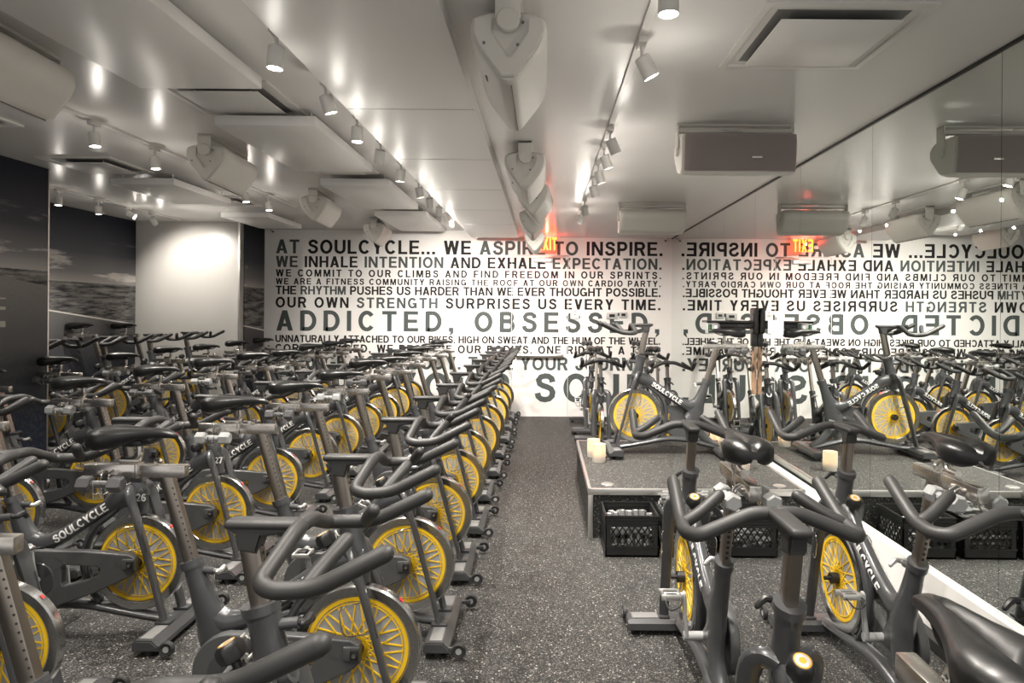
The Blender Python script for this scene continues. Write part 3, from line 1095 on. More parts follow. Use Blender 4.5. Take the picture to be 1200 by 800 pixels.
YL = [0.83 + 0.8145 * k for k in range(12)]
rows = [(-0.675, YL, 'aisle row', 'row beside the open aisle'), (-2.02, YL[2:], 'second row', 'second row from the aisle'), (-3.34, YL[4:], 'third row', 'third row from the aisle')]
numbered = {}
for ri, (x, ys, short, lng) in enumerate(rows):
    for i, y in enumerate(ys):
        b = put_bike(x + (0.022 if (ri, i) == (0, 1) else random.uniform(-.012, .012)), y, 0, R(random.uniform(-1.2, 1.2)),
                     'graphite spin bike facing right, %s from the camera in the %s' % (ORD[i], lng), 'spin bikes in the class rows',
                     'charcoal dumbbell hung on %%s of saddle, %s bike from camera in the %s' % (ORD[i], short),
                     random.uniform(.012, .045), random.uniform(-.025, .012), dark=(i + ri) % 2 == 0,
                     crank=R(random.choice((0, 0, 25, -20, 170, 90, 40, -35))) if (ri, i) != (1, 1) else 0, bar_dz=random.uniform(-.035, -.015))
        numbered[(ri, i)] = b
for i, y in enumerate((6.25, 7.14, 7.97, 8.79)):
    put_bike(-4.72, y, RIS, R(random.uniform(-1, 1)), 'graphite spin bike on the raised recess floor by the mural, %s from the camera' % ORD[i],
             'spin bikes in the recess', 'dumbbell hung on %%s of saddle, %s bike in the mural recess' % ORD[i], random.uniform(-.02, .01), random.uniform(-.01, .03), crank=R(40 * i), bar_dz=-0.02)
put_bike(0.69, 3.13, 0, R(90), 'graphite spin bike facing the podium, just in front of its dumbbell crates', 'spin bikes facing the podium',
         'hexagonal grey dumbbell on %s of saddle of the bike nearest the dumbbell crates', 0.06, 0.0, dark=False, crank=R(183), bar_dz=-0.015)
put_bike(1.42, 3.13, 0, R(90.5), 'graphite spin bike facing the podium, closest to the white mirror baseboard', 'spin bikes facing the podium',
         'hexagonal grey dumbbell on %s of saddle of the bike beside the white baseboard', 0.06, 0.0, dark=False, crank=R(187), bar_dz=-0.015)
put_bike(0.628, 1.72, 0, R(90), 'graphite spin bike in the right foreground with big black saddle and wide handlebar', 'spin bikes facing the podium',
         'dumbbell on %s of saddle of the right foreground bike', 0.10, -0.02, crank=R(180), bar_dz=-0.015)
put_bike(1.30, 1.72, 0, R(90), 'spin bike cut by the right picture edge, only its left handlebar in view', 'spin bikes facing the podium',
         'dumbbell on %s of saddle of the bike cut by the right picture edge', bar_dz=-0.01)
for i, y in enumerate((7.35, 8.85)):
    for j, x in enumerate((0.64, 1.39)):
        put_bike(x, y, 0, R(-90), 'graphite spin bike behind the podium facing us, %s, %s' % (('front one', 'rear one')[i], ('left column', 'column by the mirror')[j]),
                 'spin bikes behind the podium', 'dumbbell on %%s of saddle, %s bike behind the podium, %s column' % (('front', 'rear')[i], ('left', 'mirror')[j]), crank=R(60 * i + 90 * j), bar_dz=(-0.01, -0.03)[j])
ZP = 0.352
pb = put_bike(0.81, 5.82, ZP, R(180), 'grey instructor spin bike standing on the podium, facing left', None,
              'dumbbell on %s of saddle of the podium bike', 0.075, -0.06, crank=R(100), bar_dz=0.06)

def remove_tree(o):
    for ch in list(o.children):
        remove_tree(ch)
    bpy.data.objects.remove(o)


remove_tree(bike0)

# number stickers on two bikes of the second row
for key, num in (((1, 1), '26'), ((1, 2), '27')):
    q, w = text_quads(num, 0.06)
    h = 0.038
    par = [c for c in numbered[key].children if c.name.startswith('frame')][0]
    bm = bmesh.new()
    for _, qq in q:
        bm.faces.new([bm.verts.new((0.005 + a * h, -0.0425 + abs(a * h - 0.02) * 0.1, 0.655 + b * h)) for a, b in qq])
    bm.normal_update()
    finish('number', bm, 'white', par)

# ------------------------------------------------------------------ podium
pd = tag(empty('podium', (0, 0, 0)), 'low podium with speckled rubber top and silver edging beside the mirror', 'podium')
PX0, PX1, PY0, PY1 = 0.32, 1.86, 4.656, 6.43
bm = bmesh.new()
b2(bm, (PX0 + 0.02, PY0 + 0.02, ZP - 0.03), (PX1 - 0.02, PY1 - 0.02, ZP - 0.002))
finish('deck', bm, 'deck', pd)
bm = bmesh.new()
b2(bm, (PX0 + 0.01, PY0 + 0.012, 0.0), (PX1 - 0.01, PY1 - 0.01, ZP - 0.03))
finish('base', bm, 'deck_side', pd)
bm = bmesh.new()
for lo, hi in (((PX0, PY0, ZP - 0.045), (PX1, PY0 + 0.022, ZP)), ((PX0, PY1 - 0.022, ZP - 0.045), (PX1, PY1, ZP)),
               ((PX0, PY0, ZP - 0.045), (PX0 + 0.022, PY1, ZP)), ((PX1 - 0.022, PY0, ZP - 0.045), (PX1, PY1, ZP))):
    b2(bm, lo, hi, 0.003)
finish('edge_trim', bm, 'alu', pd)
for x in (PX0, PX1 - 0.035):
    bm = bmesh.new()
    b2(bm, (x, PY0, 0.0), (x + 0.035, PY0 + 0.02, ZP - 0.045), 0.003)
    finish('corner_trim', bm, 'alu', pd)
for x, y in ((0.47, 4.80), (1.72, 4.78)):
    bm = bmesh.new()
    lathe(bm, [(0.0, 0.002), (0.036, 0.003), (0.042, 0.003), (0.047, 0.0)], 'z', 24, (x, y, ZP - 0.002))
    finish('floor_socket', bm, 'alu', pd)


# ------------------------------------------------------------------ milk crates full of dumbbells
def make_crate():
    bm = bmesh.new()
    W, Dp, H, t = 0.175, 0.165, 0.27, 0.008
    b2(bm, (-W, -Dp, 0), (W, Dp, 0.012))
    for sy in (-1, 1):
        y = sy * (Dp - t / 2)
        wall(bm, (-W, W), y, t, H, 'x')
    for sx in (-1, 1):
        x = sx * (W - t / 2)
        wall(bm, (-Dp, Dp), x, t, H, 'y')
    return bm


def wall(bm, rng, c, t, H, ax):
    def put(u0, u1, z0, z1, th=t):
        if ax == 'x':
            b2(bm, (u0, c - th / 2, z0), (u1, c + th / 2, z1))
        else:
            b2(bm, (c - th / 2, u0, z0), (c + th / 2, u1, z1))
    u0, u1 = rng
    put(u0, u1, 0, 0.07)
    put(u0, u1, H - 0.075, H)
    for k in range(4):
        put(u0, u1, H - 0.012 - k * 0.02, H - 0.004 - k * 0.02, t + 0.006)
    put(u0, u1, 0.058, 0.07, t + 0.006)
    put(u0, u0 + 0.035, 0.07, H - 0.075)
    put(u1 - 0.035, u1, 0.07, H - 0.075)
    # diamond lattice between the bands
    za, zb = 0.07, H - 0.075
    n = 7
    st = (u1 - u0 - 0.06) / n
    for k in range(n):
        ua = u0 + 0.03 + k * st
        for d in (0, 1):
            a = (ua + (st if d else 0), za)
            b = (ua + (0 if d else st), za + (zb - za) / 2)
            for zz in (0, (zb - za) / 2):
                p0 = Vector((a[0], 0, a[1] + zz))
                p1 = Vector((b[0], 0, b[1] + zz))
                ln = (p1 - p0).length
                ang = math.atan2(p1.z - p0.z, p1.x - p0.x)
                mid = (p0 + p1) / 2
                if ax == 'x':
                    box(bm, (mid.x, c, mid.z), (ln, t * 0.8, 0.008), 0, rot=('Y', -ang))
                else:
                    box(bm, (c, mid.x, mid.z), (t * 0.8, ln, 0.008), 0, rot=('X', ang))


crate_me = None
crates = [(0.585, 'black milk crate of upright dumbbells, nearest the podium left corner', 0), (0.965, 'black milk crate heaped with lying dumbbells, middle of the three', 1), (1.365, 'black milk crate of dumbbells at right end, half behind the handlebar', 2)]
CY = 4.47
for x, lab, i in crates:
    if crate_me is None:
        o = finish('milk_crate', make_crate(), 'black', angle=30)
        crate_me = o.data
    else:
        o = link('milk_crate', crate_me)
    o.location = (x, CY, 0)
    tag(o, lab, 'crate', 'milk crates before the podium')


def put_db(me, loc, rot, label, group):
    d = link('dumbbell', me)
    d.location = loc
    d.rotation_euler = rot
    tag(d, label, 'dumbbell', group)


for k in range(7):
    put_db(DB_SILVER, (0.447 + k * 0.0455, CY - 0.035 + (0.014 if k % 3 else -0.004), 0.172 + (0.016 if k in (2, 3, 4, 5) else 0)), (0, R(-74), R(90 + 4 * (k % 3 - 1))),
           'silver dumbbell standing on end in the left milk crate', 'dumbbells in the left crate')
for k in range(5):
    put_db(DB_SILVER, (0.475 + k * 0.056, CY + 0.09, 0.15), (0, R(-80), R(90)), 'silver dumbbell standing on end in the left milk crate', 'dumbbells in the left crate')
for k in range(5):
    put_db(DB_SILVER, (0.478 + k * 0.053, CY - 0.105, 0.098 + (0.03 if k in (2, 3) else 0)), (0, R(-80), R(90)), 'silver dumbbell behind the lattice of the left milk crate', 'dumbbells low in the left crate')
for lv in range(8):
    for k in range(4 if lv < 6 else 3):
        for e in (-1, 1):
            jit = 0.0 if lv < 6 else (0.012 if (lv + k) % 2 else -0.006)
            put_db(DB_SILVER, (0.965 + e * 0.0825 + jit, CY - 0.12 + k * 0.074 + (0.018 if lv % 2 else 0), 0.04 + lv * 0.0455),
                   (R(10 * k), 0, R((2 * (k - 1)) if lv > 4 else 0)), 'silver dumbbell lying crosswise in the heap on the middle milk crate', 'dumbbells heaped in the middle crate')
for lv in range(4):
    for k in range(4):
        put_db(DB_SILVER if lv < 3 else DB_GREY, (1.365 + (0.068 if (k + lv) % 2 else -0.068), CY - 0.105 + k * 0.066, 0.045 + lv * 0.054), (R(20 * k), 0, R(4 * k - 6)),
               'dumbbell lying among others in the right milk crate', 'dumbbells in the right crate')


# ------------------------------------------------------------------ candles
def candle(x, y, label, hh=0.15, rr=0.056):
    e = empty('candle_jar', (x, y, ZP))
    tag(e, label, 'candle', 'candles on the podium')
    bm = bmesh.new()
    lathe(bm, [(0.0, 0.0), (rr, 0.0), (rr, hh), (rr - 0.006, hh), (rr - 0.006, 0.012), (0.0, 0.012)], 'z', 28)
    finish('glass_jar', bm, 'frost', e)
    bm = bmesh.new()
    lathe(bm, [(0.0, 0.013), (rr - 0.012, 0.013), (rr - 0.012, 0.05), (0.004, 0.048), (0.003, 0.062), (0.0, 0.062)], 'z', 24)
    finish('wax', bm, 'wax', e)
    bm = bmesh.new()
    lathe(bm, [(0.0, 0.06), (0.008, 0.068), (0.009, 0.078), (0.005, 0.094), (0.0, 0.108)], 'z', 12)
    finish('flame', bm, 'flame', e)
    l = bpy.data.lights.new('candle_glow', 'POINT')
    l.energy = 0.4
    l.color = (1, 0.66, 0.34)
    l.shadow_soft_size = 0.012
    o = bpy.data.objects.new('candle_glow', l)
    C.objects.link(o)
    o.parent = e
    o.location = (0, 0, 0.115)
    return e


candle(0.465, 5.50, 'lit frosted candle jar at podium left edge, in front of the other')
candle(0.435, 5.70, 'lit frosted candle jar at podium left edge, half hidden behind another')
candle(1.60, 5.27, 'lit frosted candle jar at podium right side, seen beneath the foreground saddle')
candle(1.62, 6.22, 'lit frosted candle jar behind the podium bike rear foot, near the mirror')

# ------------------------------------------------------------------ instructor's music console at the back right corner of the podium
mc = tag(empty('music_console', (0, 0, 0)), 'dark music shelf with upright black screen on wooden post, behind the podium saddle', 'music stand')
cy = 6.03
bm = bmesh.new()
b2(bm, (1.47, cy - 0.10, 1.515), (1.895, cy + 0.10, 1.535), 0.004)
b2(bm, (1.60, cy - 0.07, 1.46), (1.895, cy + 0.07, 1.515), 0.006)
finish('shelf', bm, 'screen', mc)
bm = bmesh.new()
b2(bm, (1.90, cy - 0.03, 1.30), (1.947, cy + 0.03, 1.44), 0.003)
finish('bracket', bm, 'black', mc)
bm = bmesh.new()
b2(bm, (1.905, cy - 0.02, 0.86), (1.945, cy, 1.30), 0.002)
finish('printed_strip', bm, 'wood', mc)
bm = bmesh.new()
box(bm, (1.921, cy - 0.02, 1.535), (0.052, 0.13, 0.235), 0.02, segs=4)
finish('upright_screen', bm, 'screen', mc)
bm = bmesh.new()
b2(bm, (1.475, cy - 0.09, 1.415), (1.575, cy - 0.0, 1.512), 0.006)
b2(bm, (1.482, cy - 0.093, 1.43), (1.512, cy - 0.09, 1.50), 0.0, 1)
b2(bm, (1.54, cy - 0.093, 1.43), (1.56, cy - 0.09, 1.49), 0.0, 2)
for k in range(3):
    b2(bm, (1.489, cy - 0.0945, 1.45 + k * 0.016), (1.501, cy - 0.093, 1.458 + k * 0.016), 0.0, 3)
finish('mixer_box', bm, ['disc', 'black', 'paper', 'green_lamp'], mc)
bm = bmesh.new()
b2(bm, (XM - 0.003, 5.36, 1.43), (XM - 0.0005, 5.72, 1.545))
tag(finish('paper_notice', bm, 'paper'), 'white paper sheet stuck on the mirror beside the music shelf', 'paper sheet')


# ------------------------------------------------------------------ loudspeakers under the ceiling
SP = [(-0.137, 0.245), (-0.142, 0.19), (-0.118, 0.125), (-0.03, 0.012), (0.0, 0.0), (0.03, 0.012), (0.118, 0.125), (0.142, 0.19), (0.137, 0.245), (0.08, 0.265), (-0.08, 0.265)]


def rounded(poly, r=0.03, n=3):
    out = []
    k = len(poly)
    for i in range(k):
        a, b, c = Vector(poly[i - 1]), Vector(poly[i]), Vector(poly[(i + 1) % k])
        d1, d2 = a - b, c - b
        rr = min(r, d1.length * .45, d2.length * .45)
        s, e = b + d1.normalized() * rr, b + d2.normalized() * rr
        for j in range(n + 1):
            t = j / n
            p = (1 - t) ** 2 * s + 2 * t * (1 - t) * b + t * t * e
            out.append((p.x, p.y))
    return out


def make_speaker():
    """runs along y, wedge pointing down; origin under the ceiling plate"""
    e = empty('loudspeaker')
    L = 0.32
    zt = -0.065
    prof = rounded([(a, b - 0.265 + zt) for a, b in SP], 0.03)
    bm = bmesh.new()
    cen = Vector((0, -0.16 + zt))
    rings = []
    for y, k in ((-L, 0.90), (-L + 0.008, 0.955), (-L + 0.03, 1.0), (L - 0.03, 1.0), (L - 0.008, 0.955), (L, 0.90)):
        rings.append([bm.verts.new((cen.x + (a - cen.x) * k, y, cen.y + (b - cen.y) * k)) for a, b in prof])
    n = len(prof)
    for a, b in zip(rings, rings[1:]):
        for i in range(n):
            bm.faces.new((a[i], a[(i + 1) % n], b[(i + 1) % n], b[i]))
    bm.faces.new(rings[0][::-1])
    bm.faces.new(rings[-1])
    bmesh.ops.recalc_face_normals(bm, faces=bm.faces[:])
    sh = finish('cabinet', bm, 'speaker', e)
    # end faces: raised heart-shaped rim, recessed middle with two screws
    for s in (-1, 1):
        bm = bmesh.new()
        out_ = [(-0.118, -0.035 + zt), (-0.124, -0.085 + zt), (-0.098, -0.145 + zt), (-0.022, -0.242 + zt), (0.022, -0.242 + zt), (0.098, -0.145 + zt), (0.124, -0.085 + zt), (0.118, -0.035 + zt)]
        in_ = [(0.072, -0.030 + zt), (0.070, -0.085 + zt), (0.012, -0.172 + zt), (-0.004, -0.172 + zt), (-0.058, -0.088 + zt), (-0.056, -0.030 + zt)]
        prism(bm, out_ + in_, 'y', s * (L - 0.004), s * (L + 0.016), 0, 0.004)
        finish('end_cap', bm, 'speaker', sh)
        bm = bmesh.new()
        for sx, sz in ((0.052, -0.045), (0.034, -0.125), (-0.085, -0.125)):
            e_ = L + (0.0165 if sx < 0 else 0.001)
            cyl(bm, (sx, s * (e_ - 0.002), sz + zt), (sx, s * (e_ + 0.0015), sz + zt), 0.006, 10)
        finish('screw', bm, 'throat', sh)
    bm = bmesh.new()
    for x_, z_ in ((0.012, -0.2662), ):
        b2(bm, (x_ - 0.0012, -L + 0.03, z_ + zt), (x_ + 0.0012, L - 0.03, z_ + zt + 0.006))
    finish('seam', bm, 'throat', sh)
    bm = bmesh.new()
    box(bm, (-0.0945, -0.12, -0.175 + zt), (0.004, 0.05, 0.010), 0.001, rot=('Y', R(-38)))
    finish('badge', bm, 'throat', sh)
    # U bracket: two straps with pivots, joined by a ceiling rail
    bm = bmesh.new()
    for s in (-1, 1):
        b2(bm, (-0.046, s * (L + 0.018), -0.105), (0.046, s * (L + 0.024), -0.002), 0.002)
        lathe(bm, [(0.0, -0.012), (0.038, -0.012), (0.042, -0.006), (0.042, 0.006), (0.0, 0.008)], 'y', 24, (0, s * (L + 0.022), -0.112))
    b2(bm, (-0.046, -L - 0.024, -0.016), (0.046, L + 0.024, 0.0), 0.002)
    finish('bracket', bm, 'speaker', e)
    return e


sp0 = make_speaker()
SPG = 'loudspeakers along the ceiling'
spk = [(-0.137, 2.67, ZR, 0, 'large cream loudspeaker nearest the camera in the centre ceiling line'),
       (-0.137, 4.73, ZR, 0, 'second cream loudspeaker from the camera in the centre ceiling line'),
       (-0.085, 5.83, ZR, R(-4), 'third cream loudspeaker from the camera in the centre ceiling line'),
       (-0.137, 7.24, ZR, 0, 'fourth cream loudspeaker from the camera in the centre ceiling line'),
       (-0.137, 9.1, ZR, 0, 'farthest cream loudspeaker of the centre line, overlapping the red EXIT letters'),
       (-2.42, 2.90, ZL, R(4), 'cream loudspeaker cut by the upper left picture edge'),
       (-2.43, 4.97, ZL, R(4), 'whole cream loudspeaker left of centre, beyond the one at the picture edge'),
       (-2.38, 7.0, ZL, R(4), 'third cream loudspeaker of the left line, smaller and farther'),
       (-2.30, 9.05, ZL, R(4), 'farthest cream loudspeaker of the left line, near the lettered wall')]
for i, (x, y, z, rz, lab) in enumerate(spk):
    o = sp0 if i == 0 else copy_tree(sp0)
    o.location = (x, y, z)
    o.rotation_euler = (0, 0, rz)
    tag(o, lab, 'loudspeaker', SPG)


def bar_speaker(x, y, z, rz, front, lab):
    """loudspeaker hung crosswise from a ceiling rail; long curved face towards local -y"""
    e = empty('loudspeaker', (x, y, z), rz)
    tag(e, lab, 'loudspeaker', 'loudspeakers across the podium ceiling')
    L = 0.34
    pr = rounded([(-0.135, -0.10), (-0.115, -0.305), (-0.08, -0.325), (0.03, -0.30), (0.145, -0.17), (0.145, -0.11), (0.10, -0.075), (-0.11, -0.075)], 0.025)
    bm = bmesh.new()
    rings = []
    cen = Vector((0.0, -0.2))
    for xx, k in ((-L, 0.86), (-L + 0.012, 0.95), (-L + 0.04, 1.0), (L - 0.04, 1.0), (L - 0.012, 0.95), (L, 0.86)):
        rings.append([bm.verts.new((xx, cen.x + (a - cen.x) * k, cen.y + (b - cen.y) * k)) for a, b in pr])
    n = len(pr)
    for a, b in zip(rings, rings[1:]):
        for i in range(n):
            bm.faces.new((a[i], a[(i + 1) % n], b[(i + 1) % n], b[i]))
    bm.faces.new(rings[0][::-1])
    bm.faces.new(rings[-1])
    bmesh.ops.recalc_face_normals(bm, faces=bm.faces[:])
    cab = finish('cabinet', bm, 'speaker', e)
    bm = bmesh.new()
    prev = None
    for k in range(9):
        t = k / 8
        zz = -0.088 - 0.215 * t
        yy = -0.137 + 0.018 * t - 0.010 * sin(pi * t)
        cur = (bm.verts.new((-L + 0.012, yy, zz)), bm.verts.new((L - 0.012, yy, zz)))
        if prev:
            bm.faces.new((prev[0], prev[1], cur[1], cur[0]))
        prev = cur
    bmesh.ops.solidify(bm, geom=bm.faces[:], thickness=0.005)
    gr = finish('front_grille', bm, 'grille', cab)
    bm = bmesh.new()
    b2(bm, (0.065, -0.149, -0.232), (0.125, -0.139, -0.219), 0.002)
    finish('badge', bm, 'alu', gr)
    bm = bmesh.new()
    b2(bm, (-L - 0.015, -0.03, -0.012), (L + 0.015, 0.03, 0.0), 0.002)
    b2(bm, (-L - 0.015, -0.022, -0.05), (L + 0.015, 0.022, -0.025), 0.004)
    for s in (-1, 1):
        b2(bm, (s * (L + 0.003), -0.04, -0.15), (s * (L + 0.012), 0.04, 0.0), 0.002)
        lathe(bm, [(0.0, -0.01), (0.03, -0.01), (0.034, 0.0), (0.034, 0.008), (0.0, 0.008)], 'x', 18, (s * (L + 0.006), 0.0, -0.16))
    finish('ceiling_rail', bm, 'speaker', e)
    bm = bmesh.new()
    tube(bm, [(-0.1, 0.0, -0.015), (-0.04, -0.05, -0.045), (0.03, -0.05, -0.05), (0.08, 0.01, -0.075)], 0.004, 6, sub=4)
    finish('cable', bm, 'speaker', e)
    return e


bar_speaker(1.147, 4.0, ZR, 0, True, 'wide loudspeaker with taupe grille hung crosswise above the podium front')
bar_speaker(1.11, 6.85, ZR, pi, False, 'wide cream loudspeaker seen from behind, hung crosswise near the lettered wall')


# ------------------------------------------------------------------ track lighting
def track(name_label, x, y0, y1, z, drop=0.018):
    bm = bmesh.new()
    b2(bm, (x - 0.017, y0, z - drop), (x + 0.017, y1, z))
    o = finish('lighting_track', bm, 'lamp')
    tag(o, name_label, 'lighting track', 'lighting tracks')
    return o


def make_lamp():
    e = empty('track_light')
    bm = bmesh.new()
    b2(bm, (-0.018, -0.045, -0.028), (0.018, 0.045, 0.0), 0.003)
    cyl(bm, (0, 0, -0.028), (0, 0, -0.075), 0.007, 8)
    finish('adapter', bm, 'lamp', e)
    bm = bmesh.new()
    lathe(bm, [(0.0, 0.0), (0.029, 0.0), (0.034, -0.005), (0.034, -0.092), (0.031, -0.092), (0.029, -0.080), (0.0, -0.078)], 'z', 22)
    can = finish('lamp_can', bm, 'lamp', e)
    can.location = (0, 0, -0.072)
    bm = bmesh.new()
    lathe(bm, [(0.0, -0.092), (0.018, -0.090), (0.0275, -0.083)], 'z', 18)
    finish('bulb', bm, 'bulb', can)
    return e


lamp0 = make_lamp()
lamp_n = [0]


def put_lamp(x, y, z, tilt, head, label, power=1.0, cone=105, blend=0.7, spill=1.0):
    o = lamp0 if lamp_n[0] == 0 else copy_tree(lamp0)
    lamp_n[0] += 1
    o.location = (x, y, z)
    o.rotation_euler = (0, 0, 0)
    tag(o, label, 'track light', 'track lights on the ceiling')
    can = [c for c in o.children if c.name.startswith('lamp_can')][0]
    can.rotation_euler = (R(tilt), R(head), 0)      # tilt > 0 aims away from the camera, head > 0 aims to the left
    l = bpy.data.lights.new('lamp_beam', 'SPOT')
    l.energy = SPOT_W * power
    l.color = LAMP_COL
    l.spot_size = R(cone)
    l.spot_blend = blend
    l.shadow_soft_size = 0.03
    s = bpy.data.objects.new('lamp_beam', l)
    C.objects.link(s)
    s.parent = can
    s.location = (0, 0, -0.098)
    g = bpy.data.lights.new('lamp_spill', 'POINT')
    g.energy = SPILL_W * spill
    g.color = LAMP_COL
    g.shadow_soft_size = 0.012
    go = bpy.data.objects.new('lamp_spill', g)
    C.objects.link(go)
    go.parent = can
    go.location = (0, 0, -0.20)
    return o


track('lighting track left of the soffit with eleven lamps', -1.125, 1.2, 8.4, ZL, 0.07)
track('lighting track right of centre over the aisle', 0.395, 1.6, 7.9, ZR, 0.014)
track('lighting track beyond the left loudspeakers', -2.95, 3.4, 7.8, ZL)
track('short lighting track in the mural recess', -5.0, 6.2, 9.0, ZL)
ym = [2.09, 2.74, 3.35, 3.92, 4.48, 5.11, 5.83, 6.37, 6.95, 7.4, 7.9]
for i, y in enumerate(ym):
    wall_l = i >= 7
    put_lamp(-1.125, y, ZL - 0.07, (8, 0, 12, 0, 22, 5, 10, 30, 40, 50, 56)[i], (0, 4, -15, 0, 12, 5, -10, 0, 10, -8, 6)[i],
             'white lamp, %s from the camera on the track left of the soffit' % ORD[i], 1.1 if wall_l else 1.0, spill=0.45)
yr = [2.13, 2.72, 4.02, 4.43, 4.93, 5.5, 6.57, 7.2]
for i, y in enumerate(yr):
    put_lamp(0.395, y, ZR - 0.014, (0, 6, 10, 8, 8, 10, 42, 50)[i], (0, -28, -25, -20, -18, -20, -8, 8)[i],
             'white lamp, %s from the camera on the track right of centre' % ORD[i], 0.95 if i >= 6 else 1.0)
for i, y in enumerate((4.29, 4.96, 6.46, 7.0)):
    put_lamp(-2.95, y, ZL - 0.018, 0, -6, 'white lamp, %s from the camera on the track beyond the left loudspeakers' % ORD[i], 0.8, spill=0.8)
for i, y in enumerate((6.75, 7.35, 7.87, 8.35)):
    put_lamp(-5.0, y, ZL - 0.018, (0, 5, 10, 48)[i], (0, 0, -60, -8)[i], 'white lamp, %s from the camera on the recess track' % ORD[i], (0.5, 0.5, 0.4, 0.11)[i], spill=0.4)


# ------------------------------------------------------------------ ceiling panels and air diffusers
def drop_panel(x0, x1, y0, y1, label, z=2.73):
    e = empty('ceiling_panel', ((x0 + x1) / 2, (y0 + y1) / 2, z))
    tag(e, label, 'ceiling panel', 'white panels hung below the left ceiling')
    bm = bmesh.new()
    box(bm, (0, 0, 0.03), (x1 - x0, y1 - y0, 0.06), 0.003)
    finish('board', bm, 'ceil_panel', e)
    bm = bmesh.new()
    for sx in (-1, 1):
        for sy in (-1, 1):
            cyl(bm, (sx * (x1 - x0) * 0.4, sy * (y1 - y0) * 0.42, 0.06), (sx * (x1 - x0) * 0.4, sy * (y1 - y0) * 0.42, ZL - z), 0.006, 8)
    finish('hanger', bm, 'lamp', e)


drop_panel(-2.076, -1.455, 0.9, 3.365, 'largest white hung ceiling panel at the upper left, nearest the camera')
drop_panel(-2.03, -1.41, 4.02, 5.35, 'second white hung ceiling panel from the camera, beside the soffit track')
drop_panel(-2.03, -1.41, 5.92, 7.3, 'third white hung ceiling panel from the camera, beside the soffit track')
drop_panel(-2.03, -1.41, 7.8, 9.3, 'farthest white hung ceiling panel beside the soffit track')
drop_panel(-3.95, -3.37, 5.96, 7.05, 'white hung ceiling panel near the mural, nearer of two')
drop_panel(-3.95, -3.37, 8.0, 9.1, 'white hung ceiling panel near the mural, farther of two')


def diffuser(x0, y0, w, z, label):
    e = empty('air_diffuser', (x0 + w / 2, y0 + w / 2, z))
    tag(e, label, 'air vent', 'ceiling air diffusers')
    h = w / 2
    bm = bmesh.new()
    # stepped flange ring sloping up to the neck
    steps = [(h, 0.0), (h, -0.010), (h - 0.03, -0.012), (h - 0.036, -0.004), (h - 0.05, -0.004), (h - 0.07, -0.001)]
    rings = [[bm.verts.new((sx * r, sy * r, zz)) for sx, sy in ((-1, -1), (1, -1), (1, 1), (-1, 1))] for r, zz in steps]
    for a, b in zip(rings, rings[1:]):
        for i in range(4):
            bm.faces.new((a[i], a[(i + 1) % 4], b[(i + 1) % 4], b[i]))
    bmesh.ops.recalc_face_normals(bm, faces=bm.faces[:])
    finish('flange', bm, 'lamp', e)
    bm = bmesh.new()
    b2(bm, (-h + 0.07, -h + 0.07, -0.0025), (h - 0.07, h - 0.07, -0.0005))
    finish('throat', bm, 'throat', e)
    bm = bmesh.new()
    box(bm, (0, 0, -0.030), (2 * h - 0.18, 2 * h - 0.18, 0.006), 0.002)
    finish('plaque', bm, 'ceil_panel', e)
    bm = bmesh.new()
    for sx in (-1, 1):
        for sy in (-1, 1):
            cyl(bm, (sx * h * .5, sy * h * .5, -0.028), (sx * h * .5, sy * h * .5, 0), 0.005, 6)
    finish('hanger', bm, 'lamp', e)


diffuser(0.80, 2.40, 0.645, ZR, 'square white air diffuser in the right ceiling near the mirror')
diffuser(-2.14, 3.55, 0.63, ZL, 'air diffuser between the first and second hung panels')
diffuser(-2.05, 5.37, 0.55, ZL, 'air diffuser between the second and third hung panels')
diffuser(-4.17, 5.35, 0.62, ZL, 'air diffuser near the mural, just before the recess panel')
diffuser(-4.17, 3.85, 0.62, ZL, 'air diffuser at the far left picture edge below the big loudspeaker')
diffuser(-3.95, 7.2, 0.6, ZL, 'air diffuser between the two hung panels near the mural')

# ------------------------------------------------------------------ exit sign, wall devices
ex = tag(empty('exit_sign', (0.03, 9.86, 2.53)), 'hanging red lit EXIT sign before the lettered wall', 'exit sign')
q, w = text_quads('EXIT', 0.12)
k = 0.30 / w
bm = bmesh.new()
for _, qq in q:
    vs = [(-0.15 + a * k, b * 0.19) for a, b in qq]
    lo = [bm.verts.new((a, -0.007, b)) for a, b in vs]
    bm.faces.new(lo)
bm.normal_update()
finish('lit_letters', bm, 'exit', ex)
bm = bmesh.new()
b2(bm, (-0.19, -0.005, -0.03), (0.19, 0.0, 0.21))
finish('plate', bm, 'clear', ex)
bm = bmesh.new()
b2(bm, (-0.19, -0.03, 0.19), (0.19, 0.02, ZR - 2.53), 0.004)
finish('housing', bm, 'lamp', ex)
l = bpy.data.lights.new('exit_glow', 'POINT')
l.energy = 9
l.color = (1, 0.05, 0.03)
l.shadow_soft_size = 0.01
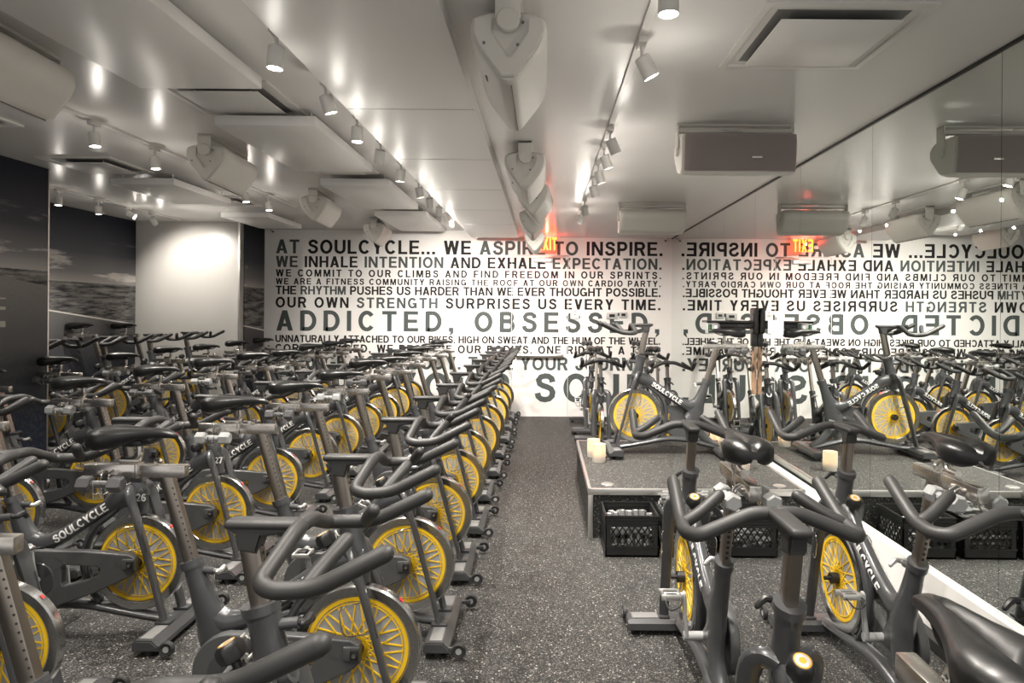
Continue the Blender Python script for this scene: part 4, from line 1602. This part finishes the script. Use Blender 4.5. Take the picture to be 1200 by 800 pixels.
o = bpy.data.objects.new('exit_glow', l)
C.objects.link(o)
o.parent = ex
o.location = (0.0, -0.12, 0.1)

bm = bmesh.new()
b2(bm, (0.40, D - 0.02, 1.50), (0.53, D, 1.64), 0.002)
ns = tag(finish('notice_sign', bm, 'paper'), 'small white TO EXIT notice on the lettered wall beside the door', 'sign')
for txt, z in (('TO', 1.60), ('EXIT', 1.555)):
    q, w = text_quads(txt, 0.1)
    kk = 0.02
    lettering('lettering', q, lambda a, b: (0.465 - w * kk / 2 + a * kk, D - 0.0212, z + b * 0.022), 'ink', ns)
for x0, x1, z0, z1, nm, lab in ((0.95, 1.12, 1.50, 1.60, 'control_panel', 'grey control box on the lettered wall left of the smaller box'),
                                (1.15, 1.27, 1.52, 1.61, 'thermostat', 'small grey thermostat box on the lettered wall near the mirror')):
    e = tag(empty(nm, ((x0 + x1) / 2, D, (z0 + z1) / 2)), lab, 'wall control')
    bm = bmesh.new()
    b2(bm, (-(x1 - x0) / 2, -0.03, -(z1 - z0) / 2), ((x1 - x0) / 2, 0, (z1 - z0) / 2), 0.006)
    finish('housing', bm, 'box_grey', e)
    bm = bmesh.new()
    b2(bm, (-(x1 - x0) / 4, -0.032, -(z1 - z0) / 5), ((x1 - x0) / 4, -0.03, (z1 - z0) / 4))
    finish('display', bm, 'screen', e)


def camera_eye(x, y, z, lab):
    e = tag(empty('security_camera', (x, y, z)), lab, 'security camera', 'small security cameras')
    bm = bmesh.new()
    lathe(bm, [(0.0, 0.0), (0.035, 0.0), (0.035, -0.02), (0.03, -0.035), (0.0, -0.045)], 'z', 16)
    finish('housing', bm, 'lamp', e)
    bm = bmesh.new()
    lathe(bm, [(0.0, -0.056), (0.012, -0.055), (0.018, -0.045), (0.018, -0.038)], 'z', 14)
    finish('lens', bm, 'black', e)


camera_eye(1.84, D - 0.06, ZR, 'small security camera at the ceiling corner of lettered wall and mirror')
camera_eye(-4.15, D - 0.06, ZL, 'small security camera at the ceiling above the lettered wall left end')
